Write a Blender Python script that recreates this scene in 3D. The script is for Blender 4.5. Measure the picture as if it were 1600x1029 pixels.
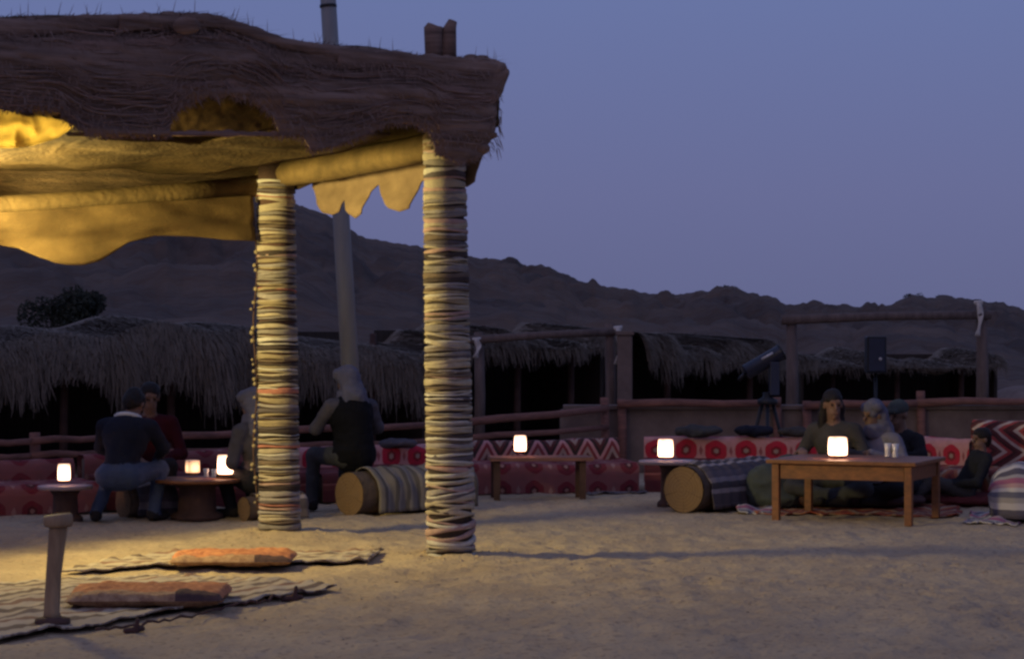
import bpy, bmesh, math, random
import numpy as np
from mathutils import Vector, Matrix

random.seed(7)
rng = np.random.default_rng(7)
scene = bpy.context.scene
for o in list(bpy.data.objects):
    bpy.data.objects.remove(o)
COL = scene.collection

# ------------------------------------------------------------------ camera
F, CX, HY, CH = 3400.0, 800.0, 545.0, 1.4      # focal (px of a 1600 px frame), horizon row, eye height
cam_d = bpy.data.cameras.new("camera")
cam = bpy.data.objects.new("camera", cam_d)
COL.objects.link(cam)
cam.location = (0, 0, CH)
cam.rotation_euler = (math.radians(90), 0, 0)
cam_d.sensor_width = 36
cam_d.lens = 36 * F / 1600
cam_d.shift_y = (HY - 514.5) / 1600
cam_d.clip_start = 0.05
cam_d.clip_end = 3000
scene.camera = cam

# ------------------------------------------------------------------ dusk sky
world = bpy.data.worlds.new("World")
scene.world = world
world.use_nodes = True
wn = world.node_tree
bg = wn.nodes["Background"]
tc = wn.nodes.new("ShaderNodeTexCoord")
sep = wn.nodes.new("ShaderNodeSeparateXYZ")
wn.links.new(tc.outputs["Generated"], sep.inputs[0])
ramp = wn.nodes.new("ShaderNodeValToRGB")
wn.links.new(sep.outputs["Z"], ramp.inputs[0])
e = ramp.color_ramp.elements
e[0].position = 0.0; e[0].color = (0.118, 0.128, 0.250, 1)
e[1].position = 1.0; e[1].color = (0.150, 0.195, 0.400, 1)
e2 = ramp.color_ramp.elements.new(0.07); e2.color = (0.137, 0.151, 0.305, 1)
e3 = ramp.color_ramp.elements.new(0.16); e3.color = (0.138, 0.176, 0.368, 1)
wn.links.new(ramp.outputs[0], bg.inputs[0])
bg.inputs[1].default_value = 1.0

# afterglow: a very weak, very soft warm sun, low behind the camera's left shoulder
sun_d = bpy.data.lights.new("afterglow", 'SUN')
sun_d.energy = 0.22
sun_d.angle = math.radians(60)
sun_d.color = (1.0, 0.62, 0.5)
sun = bpy.data.objects.new("afterglow", sun_d)
COL.objects.link(sun)
sun.rotation_euler = (math.radians(60), 0, math.radians(-30))

scene.view_settings.view_transform = 'Standard'
scene.view_settings.look = 'None'
scene.view_settings.exposure = 0.0
scene.view_settings.gamma = 1.0
scene.render.engine = 'CYCLES'
scene.cycles.use_denoising = True
scene.cycles.max_bounces = 6
scene.cycles.sample_clamp_indirect = 3.0
scene.cycles.pixel_filter_type = 'BLACKMAN_HARRIS'
scene.cycles.filter_width = 2.7

# ------------------------------------------------------------------ helpers
def at(px, py, D):
    return Vector(((px - CX) / F * D, D, CH - (py - HY) / F * D))
def gd(py, z=0.0):
    return F * (CH - z) / (py - HY)
def gx(px, py, z=0.0):
    D = gd(py, z)
    return ((px - CX) / F * D, D)

def _hash(ix, iy, iz, seed):
    n = (ix.astype(np.int64) * 374761393 + iy.astype(np.int64) * 668265263 + iz.astype(np.int64) * 2147483647 + seed * 1274126177) & 0xFFFFFFFF
    n = ((n ^ (n >> 13)) * 1274126177) & 0xFFFFFFFF
    n = n ^ (n >> 16)
    return (n & 0xFFFF) / 32767.5 - 1.0
def vnoise(x, y, z=0.0, seed=0):
    x, y, z = np.broadcast_arrays(np.asarray(x, float), np.asarray(y, float), np.asarray(z, float))
    ix, iy, iz = np.floor(x), np.floor(y), np.floor(z)
    fx, fy, fz = x - ix, y - iy, z - iz
    s = lambda t: t * t * (3 - 2 * t)
    fx, fy, fz = s(fx), s(fy), s(fz)
    r = 0
    for dx in (0, 1):
        for dy in (0, 1):
            for dz in (0, 1):
                w = (fx if dx else 1 - fx) * (fy if dy else 1 - fy) * (fz if dz else 1 - fz)
                r = r + w * _hash(ix + dx, iy + dy, iz + dz, seed)
    return r
def fbm(x, y, z=0.0, seed=0, oct=4):
    r, a = 0, 1.0
    for k in range(oct):
        r = r + a * vnoise(np.asarray(x) * 2 ** k, np.asarray(y) * 2 ** k, np.asarray(z) * 2 ** k, seed + k)
        a *= 0.5
    return r

def tag(o, label=None, cat=None, group=None, kind=None):
    if label: o["label"] = label
    if cat: o["category"] = cat
    if group: o["group"] = group
    if kind: o["kind"] = kind
    return o
def empty(name, loc=(0, 0, 0), rz=0.0):
    o = bpy.data.objects.new(name, None)
    o.empty_display_size = 0.1
    COL.objects.link(o)
    o.location = loc
    o.rotation_euler = (0, 0, rz)
    return o
def obj(name, verts, faces, mat, parent=None, smooth=True, uv=None, midx=None):
    me = bpy.data.meshes.new(name)
    me.from_pydata([tuple(map(float, v)) for v in verts], [], [tuple(int(i) for i in f) for f in faces])
    mats = mat if isinstance(mat, (list, tuple)) else [mat]
    for m in mats:
        me.materials.append(m)
    if midx is not None:
        me.polygons.foreach_set("material_index", np.asarray(midx, dtype=np.int32))
    if smooth:
        me.polygons.foreach_set("use_smooth", np.ones(len(me.polygons), dtype=bool))
    if uv is not None:
        l = me.uv_layers.new(name="UVMap")
        li = np.zeros(len(me.loops), dtype=np.int32)
        me.loops.foreach_get("vertex_index", li)
        l.data.foreach_set("uv", np.asarray(uv, dtype=np.float32)[li].ravel())
    me.update()
    o = bpy.data.objects.new(name, me)
    COL.objects.link(o)
    if parent is not None:
        o.parent = parent
    return o
def grid_faces(nu, nv, closed_u=False):
    """vertex index = i*nv + j"""
    f = []
    for i in range(nu if closed_u else nu - 1):
        i2 = (i + 1) % nu
        for j in range(nv - 1):
            f.append((i * nv + j, i2 * nv + j, i2 * nv + j + 1, i * nv + j + 1))
    return f
class MB:
    """collects shapes, builds ONE mesh object"""
    def __init__(s): s.v, s.f = [], []
    def add(s, v, f):
        n = len(s.v); s.v += [tuple(x) for x in v]; s.f += [tuple(i + n for i in q) for q in f]
    def box(s, c, size, rot=None, bev=0.0):
        bm = bmesh.new()
        bmesh.ops.create_cube(bm, size=1)
        bmesh.ops.scale(bm, vec=size, verts=bm.verts)
        if bev > 0:
            bmesh.ops.bevel(bm, geom=bm.edges[:], offset=bev, segments=2, affect='EDGES', profile=0.6)
        if rot is not None:
            bmesh.ops.rotate(bm, cent=(0, 0, 0), matrix=rot, verts=bm.verts)
        bmesh.ops.translate(bm, vec=c, verts=bm.verts)
        bm.verts.ensure_lookup_table()
        s.add([v.co[:] for v in bm.verts], [[v.index for v in f.verts] for f in bm.faces])
        bm.free()
    def tube(s, pts, rad, n=10, caps=True, jit=0.0, seed=0):
        pts = [Vector(p) for p in pts]
        rad = rad if isinstance(rad, (list, tuple)) else [rad] * len(pts)
        r = random.Random(seed)
        base = len(s.v)
        up = Vector((0, 0, 1))
        for k, p in enumerate(pts):
            d = (pts[min(k + 1, len(pts) - 1)] - pts[max(k - 1, 0)]).normalized()
            ref = up if abs(d.z) < 0.9 else Vector((0, 1, 0))
            a = d.cross(ref).normalized(); b = a.cross(d).normalized()
            for i in range(n):
                t = 2 * math.pi * i / n
                rr = rad[k] * (1 + jit * r.uniform(-1, 1))
                s.v.append(tuple(p + a * math.cos(t) * rr + b * math.sin(t) * rr))
        for k in range(len(pts) - 1):
            for i in range(n):
                j = (i + 1) % n
                s.f.append((base + k * n + i, base + k * n + j, base + (k + 1) * n + j, base + (k + 1) * n + i))
        if caps:
            s.f.append(tuple(base + i for i in reversed(range(n))))
            s.f.append(tuple(base + (len(pts) - 1) * n + i for i in range(n)))
    def lathe(s, prof, n=20, c=(0, 0, 0)):
        base = len(s.v)
        for (r, z) in prof:
            for i in range(n):
                t = 2 * math.pi * i / n
                s.v.append((c[0] + r * math.cos(t), c[1] + r * math.sin(t), c[2] + z))
        for k in range(len(prof) - 1):
            for i in range(n):
                j = (i + 1) % n
                s.f.append((base + k * n + i, base + k * n + j, base + (k + 1) * n + j, base + (k + 1) * n + i))
        s.f.append(tuple(base + i for i in reversed(range(n))))
        s.f.append(tuple(base + (len(prof) - 1) * n + i for i in range(n)))
    def build(s, name, mat, parent=None, smooth=False):
        return obj(name, s.v, s.f, mat, parent, smooth)

# ------------------------------------------------------------------ materials
def nmat(name):
    m = bpy.data.materials.new(name)
    m.use_nodes = True
    nt = m.node_tree
    return m, nt, nt.nodes["Principled BSDF"]
def M(name, col, col2=None, rough=0.9, scale=6.0, stretch=(1, 1, 1), bump=0.3, bscale=40.0, bdist=0.01, spec=0.2, detail=5, coord="Object", metal=0.0):
    m, nt, b = nmat(name)
    L = nt.links.new
    if col2 is None: col2 = tuple(c * 0.62 for c in col)
    t = nt.nodes.new("ShaderNodeTexCoord")
    mp = nt.nodes.new("ShaderNodeMapping"); mp.inputs["Scale"].default_value = stretch
    L(t.outputs[coord], mp.inputs[0])
    n = nt.nodes.new("ShaderNodeTexNoise"); n.inputs["Scale"].default_value = scale; n.inputs["Detail"].default_value = detail; n.inputs["Roughness"].default_value = 0.65
    L(mp.outputs[0], n.inputs["Vector"])
    r = nt.nodes.new("ShaderNodeValToRGB")
    r.color_ramp.elements[0].position = 0.32; r.color_ramp.elements[0].color = (*col2, 1)
    r.color_ramp.elements[1].position = 0.68; r.color_ramp.elements[1].color = (*col, 1)
    L(n.outputs[0], r.inputs[0]); L(r.outputs[0], b.inputs["Base Color"])
    if bump:
        n2 = nt.nodes.new("ShaderNodeTexNoise"); n2.inputs["Scale"].default_value = bscale; n2.inputs["Detail"].default_value = 3
        L(mp.outputs[0], n2.inputs["Vector"])
        bp = nt.nodes.new("ShaderNodeBump"); bp.inputs["Strength"].default_value = bump; bp.inputs["Distance"].default_value = bdist
        L(n2.outputs[0], bp.inputs["Height"]); L(bp.outputs[0], b.inputs["Normal"])
    b.inputs["Roughness"].default_value = rough
    b.inputs["Specular IOR Level"].default_value = spec
    b.inputs["Metallic"].default_value = metal
    return m
class NG:
    def __init__(s, nt): s.nt = nt
    def m(s, op, a, b=None, c=None):
        n = s.nt.nodes.new("ShaderNodeMath"); n.operation = op
        for i, v in enumerate((a, b, c)):
            if v is None: continue
            if isinstance(v, (int, float)): n.inputs[i].default_value = v
            else: s.nt.links.new(v, n.inputs[i])
        return n.outputs[0]
    def mix(s, f, a, b):
        n = s.nt.nodes.new("ShaderNodeMix"); n.data_type = 'RGBA'
        for i, v in ((0, f), (6, a), (7, b)):
            if isinstance(v, (int, float)): n.inputs[i].default_value = v
            elif isinstance(v, tuple): n.inputs[i].default_value = (*v, 1)
            else: s.nt.links.new(v, n.inputs[i])
        return n.outputs[2]
def uvnodes(nt, wob=0.012):
    g = NG(nt)
    t = nt.nodes.new("ShaderNodeTexCoord")
    n = nt.nodes.new("ShaderNodeTexNoise"); n.inputs["Scale"].default_value = 9.0
    nt.links.new(t.outputs["UV"], n.inputs["Vector"])
    s = nt.nodes.new("ShaderNodeSeparateXYZ"); nt.links.new(t.outputs["UV"], s.inputs[0])
    w = g.m('MULTIPLY', g.m('SUBTRACT', n.outputs[0], 0.5), wob * 2)
    return g, t, g.m('ADD', s.outputs[0], w), g.m('ADD', s.outputs[1], w)
def finish_cloth(nt, b, g, t, colsock, wear=0.55):
    n = nt.nodes.new("ShaderNodeTexNoise"); n.inputs["Scale"].default_value = 14; n.inputs["Detail"].default_value = 6
    nt.links.new(t.outputs["UV"], n.inputs["Vector"])
    f = g.m('MULTIPLY', n.outputs[0], wear)
    c = g.mix(f, colsock, (0.10, 0.075, 0.06))
    nt.links.new(c, b.inputs["Base Color"])
    n2 = nt.nodes.new("ShaderNodeTexNoise"); n2.inputs["Scale"].default_value = 160
    nt.links.new(t.outputs["UV"], n2.inputs["Vector"])
    bp = nt.nodes.new("ShaderNodeBump"); bp.inputs["Strength"].default_value = 0.4; bp.inputs["Distance"].default_value = 0.004
    nt.links.new(n2.outputs[0], bp.inputs["Height"]); nt.links.new(bp.outputs[0], b.inputs["Normal"])
    b.inputs["Roughness"].default_value = 0.95; b.inputs["Specular IOR Level"].default_value = 0.1
def carpet_medallion(name, ground, med, centre, cw=0.34, ch=0.26, v0=0.0, border=None):
    m, nt, b = nmat(name)
    g, t, u, v = uvnodes(nt)
    fu = g.m('SUBTRACT', g.m('FRACT', g.m('DIVIDE', u, cw)), 0.5)
    fv = g.m('SUBTRACT', g.m('FRACT', g.m('DIVIDE', g.m('ADD', v, v0), ch)), 0.5)
    d = g.m('SQRT', g.m('ADD', g.m('POWER', g.m('MULTIPLY', fu, cw / ch), 2.0), g.m('POWER', fv, 2.0)))
    a = g.m('ARCTAN2', fv, fu)
    d = g.m('ADD', d, g.m('MULTIPLY', g.m('COSINE', g.m('MULTIPLY', a, 6.0)), 0.012))
    c = g.mix(g.m('LESS_THAN', d, 0.37), ground, med)
    c = g.mix(g.m('LESS_THAN', d, 0.17), c, tuple(x * 0.45 for x in med))
    c = g.mix(g.m('LESS_THAN', d, 0.08), c, centre)
    if border:
        # small lozenges between the medallions
        eu = g.m('ABSOLUTE', g.m('SUBTRACT', g.m('FRACT', g.m('ADD', g.m('DIVIDE', u, cw), 0.5)), 0.5))
        ev = g.m('ABSOLUTE', fv)
        c = g.mix(g.m('LESS_THAN', g.m('ADD', eu, g.m('MULTIPLY', ev, 0.4)), 0.07), c, border)
    finish_cloth(nt, b, g, t, c)
    return m
def carpet_chevron(name, cols, cw=0.30, sh=0.22, slope=0.6, swap=False):
    m, nt, b = nmat(name)
    g, t, u, v = uvnodes(nt, 0.006)
    if swap: u, v = v, u
    tri = g.m('ABSOLUTE', g.m('SUBTRACT', g.m('FRACT', g.m('DIVIDE', u, cw)), 0.5))
    p = g.m('FRACT', g.m('DIVIDE', g.m('ADD', v, g.m('MULTIPLY', tri, cw * slope * 2)), sh))
    c = cols[0]
    n = len(cols)
    col = g.mix(0.0, cols[0], cols[0])
    for k in range(1, n):
        col = g.mix(g.m('GREATER_THAN', p, k / n), col, cols[k])
    finish_cloth(nt, b, g, t, col)
    return m
def carpet_stripe(name, cols, period=0.4, axis='v', zig=0.0, wear=0.35):
    m, nt, b = nmat(name)
    g, t, u, v = uvnodes(nt, 0.006)
    x, y = (v, u) if axis == 'v' else (u, v)
    if zig:
        x = g.m('ADD', x, g.m('MULTIPLY', g.m('ABSOLUTE', g.m('SUBTRACT', g.m('FRACT', g.m('DIVIDE', y, 0.06)), 0.5)), zig))
    p = g.m('FRACT', g.m('DIVIDE', x, period))
    col = g.mix(0.0, cols[0][1], cols[0][1])
    for (th, cc) in cols[1:]:
        col = g.mix(g.m('GREATER_THAN', p, th), col, cc)
    finish_cloth(nt, b, g, t, col, wear)
    return m
def glow(name, col, strength):
    """paper shade lit from inside: brightest round the bulb in its lower half, dimmer at the top and the corners"""
    m, nt, b = nmat(name)
    g = NG(nt)
    t = nt.nodes.new("ShaderNodeTexCoord"); sp = nt.nodes.new("ShaderNodeSeparateXYZ"); nt.links.new(t.outputs["Generated"], sp.inputs[0])
    r = nt.nodes.new("ShaderNodeValToRGB"); nt.links.new(sp.outputs[2], r.inputs[0])
    el = r.color_ramp.elements
    el[0].position = 0.0; el[0].color = (0.35, 0.35, 0.35, 1); el[1].position = 1.0; el[1].color = (0.10, 0.10, 0.10, 1)
    for p_, v_ in ((0.12, 0.8), (0.4, 1.0), (0.75, 0.5)):
        q_ = el.new(p_); q_.color = (v_, v_, v_, 1)
    dx = g.m('SUBTRACT', sp.outputs[0], 0.5); dy = g.m('SUBTRACT', sp.outputs[1], 0.5)
    c2 = g.m('MULTIPLY', g.m('MULTIPLY', dx, dx), g.m('MULTIPLY', dy, dy))          # grows only towards the corners
    fac = g.m('MAXIMUM', g.m('SUBTRACT', 1.0, g.m('MULTIPLY', c2, 15.0)), 0.1)
    st = g.m('MULTIPLY', g.m('MULTIPLY', r.outputs[0], fac), strength)
    b.inputs["Base Color"].default_value = (0.8, 0.7, 0.55, 1)
    b.inputs["Emission Color"].default_value = (*col, 1)
    nt.links.new(st, b.inputs["Emission Strength"])
    return m

m_sand = None
def make_sand():
    m, nt, b = nmat("sand_ground")
    L = nt.links.new
    t = nt.nodes.new("ShaderNodeTexCoord")
    n = nt.nodes.new("ShaderNodeTexNoise"); n.inputs["Scale"].default_value = 1.3; n.inputs["Detail"].default_value = 8; n.inputs["Roughness"].default_value = 0.7
    L(t.outputs["Object"], n.inputs["Vector"])
    r = nt.nodes.new("ShaderNodeValToRGB")
    r.color_ramp.elements[0].position = 0.3; r.color_ramp.elements[0].color = (0.33, 0.245, 0.165, 1)
    r.color_ramp.elements[1].position = 0.7; r.color_ramp.elements[1].color = (0.47, 0.36, 0.235, 1)
    L(n.outputs[0], r.inputs[0])
    n3 = nt.nodes.new("ShaderNodeTexNoise"); n3.inputs["Scale"].default_value = 22; n3.inputs["Detail"].default_value = 4
    L(t.outputs["Object"], n3.inputs["Vector"])
    g = NG(nt)
    c = g.mix(g.m('MULTIPLY', g.m('GREATER_THAN', n3.outputs[0], 0.60), 0.45), r.outputs[0], (0.17, 0.125, 0.09))
    L(c, b.inputs["Base Color"])
    n2 = nt.nodes.new("ShaderNodeTexNoise"); n2.inputs["Scale"].default_value = 30; n2.inputs["Detail"].default_value = 6
    L(t.outputs["Object"], n2.inputs["Vector"])
    bp = nt.nodes.new("ShaderNodeBump"); bp.inputs["Strength"].default_value = 0.6; bp.inputs["Distance"].default_value = 0.02
    L(n2.outputs[0], bp.inputs["Height"]); L(bp.outputs[0], b.inputs["Normal"])
    b.inputs["Roughness"].default_value = 1.0; b.inputs["Specular IOR Level"].default_value = 0.05
    return m
m_sand = make_sand()
m_hill = M("hill_rock", (0.13, 0.082, 0.058), (0.052, 0.036, 0.031), scale=0.13, bump=0.6, bscale=0.5, bdist=1.0, detail=8)
m_thatch = M("dry_thatch", (0.20, 0.16, 0.127), (0.10, 0.08, 0.064), scale=3.0, stretch=(4, 4, 1), bump=0)
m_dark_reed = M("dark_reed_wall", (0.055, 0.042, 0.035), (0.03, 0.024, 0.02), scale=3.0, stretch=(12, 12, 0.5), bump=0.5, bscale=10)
m_fascia = M("dark_wool_tentcloth", (0.27, 0.178, 0.14), (0.098, 0.064, 0.052), scale=1.6, stretch=(0.7, 0.7, 11), bump=0.4, bscale=9, bdist=0.02, detail=7)
m_fascia2 = M("worn_brown_tentcloth", (0.28, 0.175, 0.14), (0.15, 0.092, 0.075), scale=2.5, stretch=(0.8, 0.8, 12), bump=0.5, bscale=10, bdist=0.02, detail=7)
m_strand = M("grey_reed_strand", (0.26, 0.175, 0.14), (0.15, 0.10, 0.085), scale=9, bump=0)
m_ceil = M("ochre_burlap_ceiling", (0.155, 0.10, 0.042), (0.06, 0.038, 0.017), scale=3.5, stretch=(1, 1, 1), bump=0.5, bscale=30, bdist=0.02)
def add_translucent(m, fac, gain=1.6):
    nt = m.node_tree; b_ = nt.nodes["Principled BSDF"]; t_ = nt.nodes.new("ShaderNodeBsdfTranslucent")
    rp = [n for n in nt.nodes if n.type == 'VALTORGB'][0]; g_ = NG(nt)
    mu = nt.nodes.new("ShaderNodeMix"); mu.data_type = 'RGBA'; mu.blend_type = 'MULTIPLY'; mu.inputs[0].default_value = 1.0
    nt.links.new(rp.outputs[0], mu.inputs[6]); mu.inputs[7].default_value = (gain, gain, gain, 1)
    nt.links.new(mu.outputs[2], t_.inputs[0])
    mx = nt.nodes.new("ShaderNodeMixShader"); mx.inputs[0].default_value = fac
    nt.links.new(b_.outputs[0], mx.inputs[1]); nt.links.new(t_.outputs[0], mx.inputs[2]); nt.links.new(mx.outputs[0], nt.nodes["Material Output"].inputs[0])
add_translucent(m_ceil, 0.4)
m_reedback = M("brown_reed_mat", (0.17, 0.11, 0.06), (0.06, 0.04, 0.025), scale=3.0, stretch=(1, 1, 10), bump=0.8, bscale=20, bdist=0.03)
m_valance = M("golden_sackcloth", (0.165, 0.105, 0.042), (0.095, 0.06, 0.025), scale=4.0, bump=0.5, bscale=90, bdist=0.006)
m_fold = M("thin_lamplit_cloth", (0.58, 0.44, 0.20), (0.42, 0.30, 0.12), scale=4.0, bump=0.4, bscale=60, bdist=0.008)  # ceiling cloth made paler and more see-through to imitate lamplight
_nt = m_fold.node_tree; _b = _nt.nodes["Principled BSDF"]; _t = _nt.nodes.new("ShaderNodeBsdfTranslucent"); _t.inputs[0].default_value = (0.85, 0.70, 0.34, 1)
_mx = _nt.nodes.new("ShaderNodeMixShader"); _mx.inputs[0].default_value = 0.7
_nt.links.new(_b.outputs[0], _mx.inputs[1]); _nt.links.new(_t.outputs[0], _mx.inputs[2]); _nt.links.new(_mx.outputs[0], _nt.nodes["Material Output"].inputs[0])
m_valance2 = M("tan_rag_scallop", (0.24, 0.165, 0.10), (0.15, 0.10, 0.062), scale=4.0, bump=0.5, bscale=90, bdist=0.006)
m_beam = M("cloth_wrapped_beam", (0.19, 0.125, 0.052), (0.09, 0.06, 0.027), scale=5.0, bump=0.6, bscale=25)
m_bark = M("brown_bark", (0.14, 0.095, 0.065), (0.06, 0.042, 0.032), scale=5, stretch=(1, 1, 1), bump=0.8, bscale=14, bdist=0.02)
m_cutwood = M("cut_log_face", (0.40, 0.25, 0.12), (0.26, 0.15, 0.075), scale=7, bump=0.3)
def make_rings():
    m, nt, b_ = nmat("log_growth_rings"); g, t, u, v = uvnodes(nt, 0.02)
    d = g.m('SQRT', g.m('ADD', g.m('POWER', g.m('ADD', u, 0.02), 2.0), g.m('POWER', v, 2.0)))
    w = g.m('FRACT', g.m('MULTIPLY', d, 34.0))
    c = g.mix(g.m('MULTIPLY', w, 0.7), (0.27, 0.165, 0.08), (0.14, 0.08, 0.04))
    a = g.m('ARCTAN2', v, u)
    ck = g.m('LESS_THAN', g.m('ABSOLUTE', g.m('SINE', g.m('ADD', g.m('MULTIPLY', a, 2.5), 0.8))), 0.035)
    c = g.mix(ck, c, (0.07, 0.04, 0.025))
    finish_cloth(nt, b_, g, t, c, 0.6)
    return m
m_rings = make_rings()
m_tablewood = M("varnished_table_wood", (0.25, 0.092, 0.03), (0.12, 0.045, 0.018), scale=3, stretch=(1.2, 9, 9), bump=0.15, bscale=20, rough=0.5, spec=0.4)
m_railwood = M("reddish_rail_log", (0.27, 0.125, 0.095), (0.13, 0.065, 0.052), scale=4, stretch=(1, 1, 4), bump=0.5, bscale=12)
m_darkwood = M("dark_brown_wood", (0.10, 0.055, 0.045), (0.05, 0.03, 0.026), scale=5, bump=0.3)
m_postwood = M("grey_timber", (0.17, 0.125, 0.11), (0.09, 0.066, 0.06), scale=4, stretch=(4, 4, 0.7), bump=0.5, bscale=10)
m_stubwood = M("pale_turned_wood", (0.36, 0.25, 0.15), (0.20, 0.13, 0.08), scale=5, stretch=(3, 3, 0.6), bump=0.3, rough=0.7)
m_steel = M("galvanised_pole", (0.22, 0.215, 0.21), (0.16, 0.155, 0.155), scale=3, stretch=(3, 3, 0.5), bump=0.05, rough=0.55, spec=0.5)
m_black = M("black_plastic", (0.012, 0.012, 0.016), (0.008, 0.008, 0.01), bump=0.05, rough=0.5, spec=0.4)
m_navy = M("dark_navy_metal", (0.022, 0.026, 0.05), (0.016, 0.018, 0.034), bump=0.05, rough=0.4, spec=0.5)
m_plaster = M("mud_plaster", (0.20, 0.145, 0.12), (0.12, 0.085, 0.072), scale=3, bump=0.5, bscale=15)
m_white = M("white_rag", (0.62, 0.58, 0.54), (0.42, 0.38, 0.36), scale=9, bump=0.3)
m_glass = M("clear_tea_glass", (0.55, 0.55, 0.6), (0.45, 0.45, 0.5), bump=0, rough=0.1, spec=0.6)
m_lantern = glow("lit_paper_lantern", (1.0, 0.54, 0.33), 17.0)
m_lantern_dim = glow("lit_paper_lantern_small", (1.0, 0.50, 0.24), 2.6)
PINK = (0.60, 0.29, 0.29); RED = (0.50, 0.010, 0.045); CREAM = (0.40, 0.28, 0.24); MAROON = (0.11, 0.02, 0.025); BLACKY = (0.03, 0.018, 0.02); ORANGE = (0.45, 0.14, 0.06)
m_car_med = carpet_medallion("carpet_red_medallions", PINK, RED, CREAM, 0.30, 0.30, 0.015, (0.34, 0.09, 0.10))
m_car_med2 = carpet_medallion("carpet_dusky_medallions", (0.27, 0.09, 0.09), (0.19, 0.015, 0.03), (0.36, 0.2, 0.16), 0.32, 0.25, 0.1, (0.4, 0.22, 0.19))
m_car_chev = carpet_chevron("carpet_black_cream_zigzag", [BLACKY, MAROON, CREAM, (0.25, 0.03, 0.04), PINK], 0.26, 0.30, 0.9)
m_car_chev2 = carpet_chevron("carpet_maroon_chevrons", [(0.06, 0.012, 0.015), MAROON, (0.60, 0.46, 0.38), (0.40, 0.05, 0.05)], 0.40, 0.24, 0.9, True)
m_car_plain = carpet_stripe("carpet_maroon_stripe", [(0, MAROON), (0.5, (0.16, 0.035, 0.035)), (0.72, (0.30, 0.10, 0.09)), (0.8, (0.1, 0.02, 0.025))], 0.22)
m_car_orange = carpet_chevron("carpet_orange_zigzag", [(0.30, 0.05, 0.035), ORANGE, (0.45, 0.30, 0.2), (0.16, 0.03, 0.03)], 0.30, 0.26, 0.8)
m_blanket_stripe = carpet_stripe("striped_wool_blanket", [(0, (0.5, 0.46, 0.45)), (0.12, (0.10, 0.09, 0.12)), (0.3, (0.36, 0.33, 0.33)), (0.4, (0.35, 0.12, 0.19)), (0.55, (0.48, 0.3, 0.29)), (0.66, (0.56, 0.52, 0.5)), (0.76, (0.14, 0.14, 0.19)), (0.9, (0.33, 0.30, 0.29))], 0.30, wear=0.2)
m_blanket_dark = carpet_stripe("dark_striped_blanket", [(0, (0.12, 0.10, 0.115)), (0.25, (0.25, 0.21, 0.22)), (0.42, (0.06, 0.052, 0.062)), (0.62, (0.33, 0.28, 0.28)), (0.74, (0.09, 0.075, 0.085))], 0.24)
m_blanket_grey = carpet_stripe("grey_ribbed_blanket", [(0, (0.19, 0.165, 0.145)), (0.5, (0.10, 0.088, 0.08)), (0.8, (0.24, 0.21, 0.185))], 0.13, axis='u')
m_rug = carpet_stripe("cream_striped_floor_rug", [(0, (0.44, 0.36, 0.27)), (0.22, (0.17, 0.125, 0.10)), (0.36, (0.47, 0.39, 0.30)), (0.58, (0.25, 0.15, 0.11)), (0.70, (0.45, 0.37, 0.28)), (0.86, (0.19, 0.14, 0.115))], 0.78, zig=0.0, wear=0.25)
m_cushion_top = M("orange_woven_cushion", (0.58, 0.25, 0.11), (0.24, 0.075, 0.04), scale=17, bump=0.6, bscale=70, bdist=0.008)
m_cushion_side = M("patterned_cushion_side", (0.44, 0.28, 0.16), (0.20, 0.10, 0.06), scale=26, bump=0.5, bscale=80, bdist=0.006)
m_cushion_dark = M("dark_cloth_and_shade", (0.10, 0.05, 0.045), (0.05, 0.03, 0.03), scale=12, bump=0.4, bscale=60)
SKIN = M("skin", (0.20, 0.115, 0.085), (0.15, 0.085, 0.062), scale=8, bump=0.05, rough=0.6)
SKIN2 = M("tanned_skin", (0.17, 0.10, 0.07), (0.13, 0.075, 0.052), scale=8, bump=0.05, rough=0.6)
HAIR = M("dark_hair", (0.018, 0.013, 0.012), (0.008, 0.006, 0.006), scale=20, stretch=(3, 3, 0.6), bump=0.5, bscale=60, rough=0.6)
def cloth(name, c): return M(name, c, tuple(x * 0.7 for x in c), scale=7, bump=0.4, bscale=50, bdist=0.005, spec=0.1)
c_navy = cloth("navy_jacket", (0.016, 0.018, 0.032)); c_jeans = cloth("blue_jeans", (0.06, 0.08, 0.14)); c_red = cloth("red_shirt", (0.055, 0.009, 0.012))
c_lav = cloth("dull_lavender_shirt", (0.085, 0.077, 0.092)); c_dark = cloth("charcoal_cloth", (0.022, 0.022, 0.026)); c_black = cloth("black_vest", (0.008, 0.008, 0.011))
c_grey = cloth("grey_cardigan", (0.06, 0.055, 0.054)); c_greyd = cloth("dark_grey_trousers", (0.06, 0.06, 0.065)); c_scarf = cloth("blue_white_headscarf", (0.13, 0.125, 0.168))
c_shoe = cloth("dark_shoe", (0.03, 0.026, 0.026)); c_white = cloth("white_collar", (0.7, 0.68, 0.68)); c_green = cloth("grey_green_cap", (0.07, 0.08, 0.077)); c_brown = cloth("brown_top", (0.05, 0.03, 0.026))

# ------------------------------------------------------------------ post positions
P1 = Vector(((705 - CX) / F * gd(870), gd(870), 0))
P2 = Vector(((437 - CX) / F * gd(838), gd(838), 0))

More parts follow.
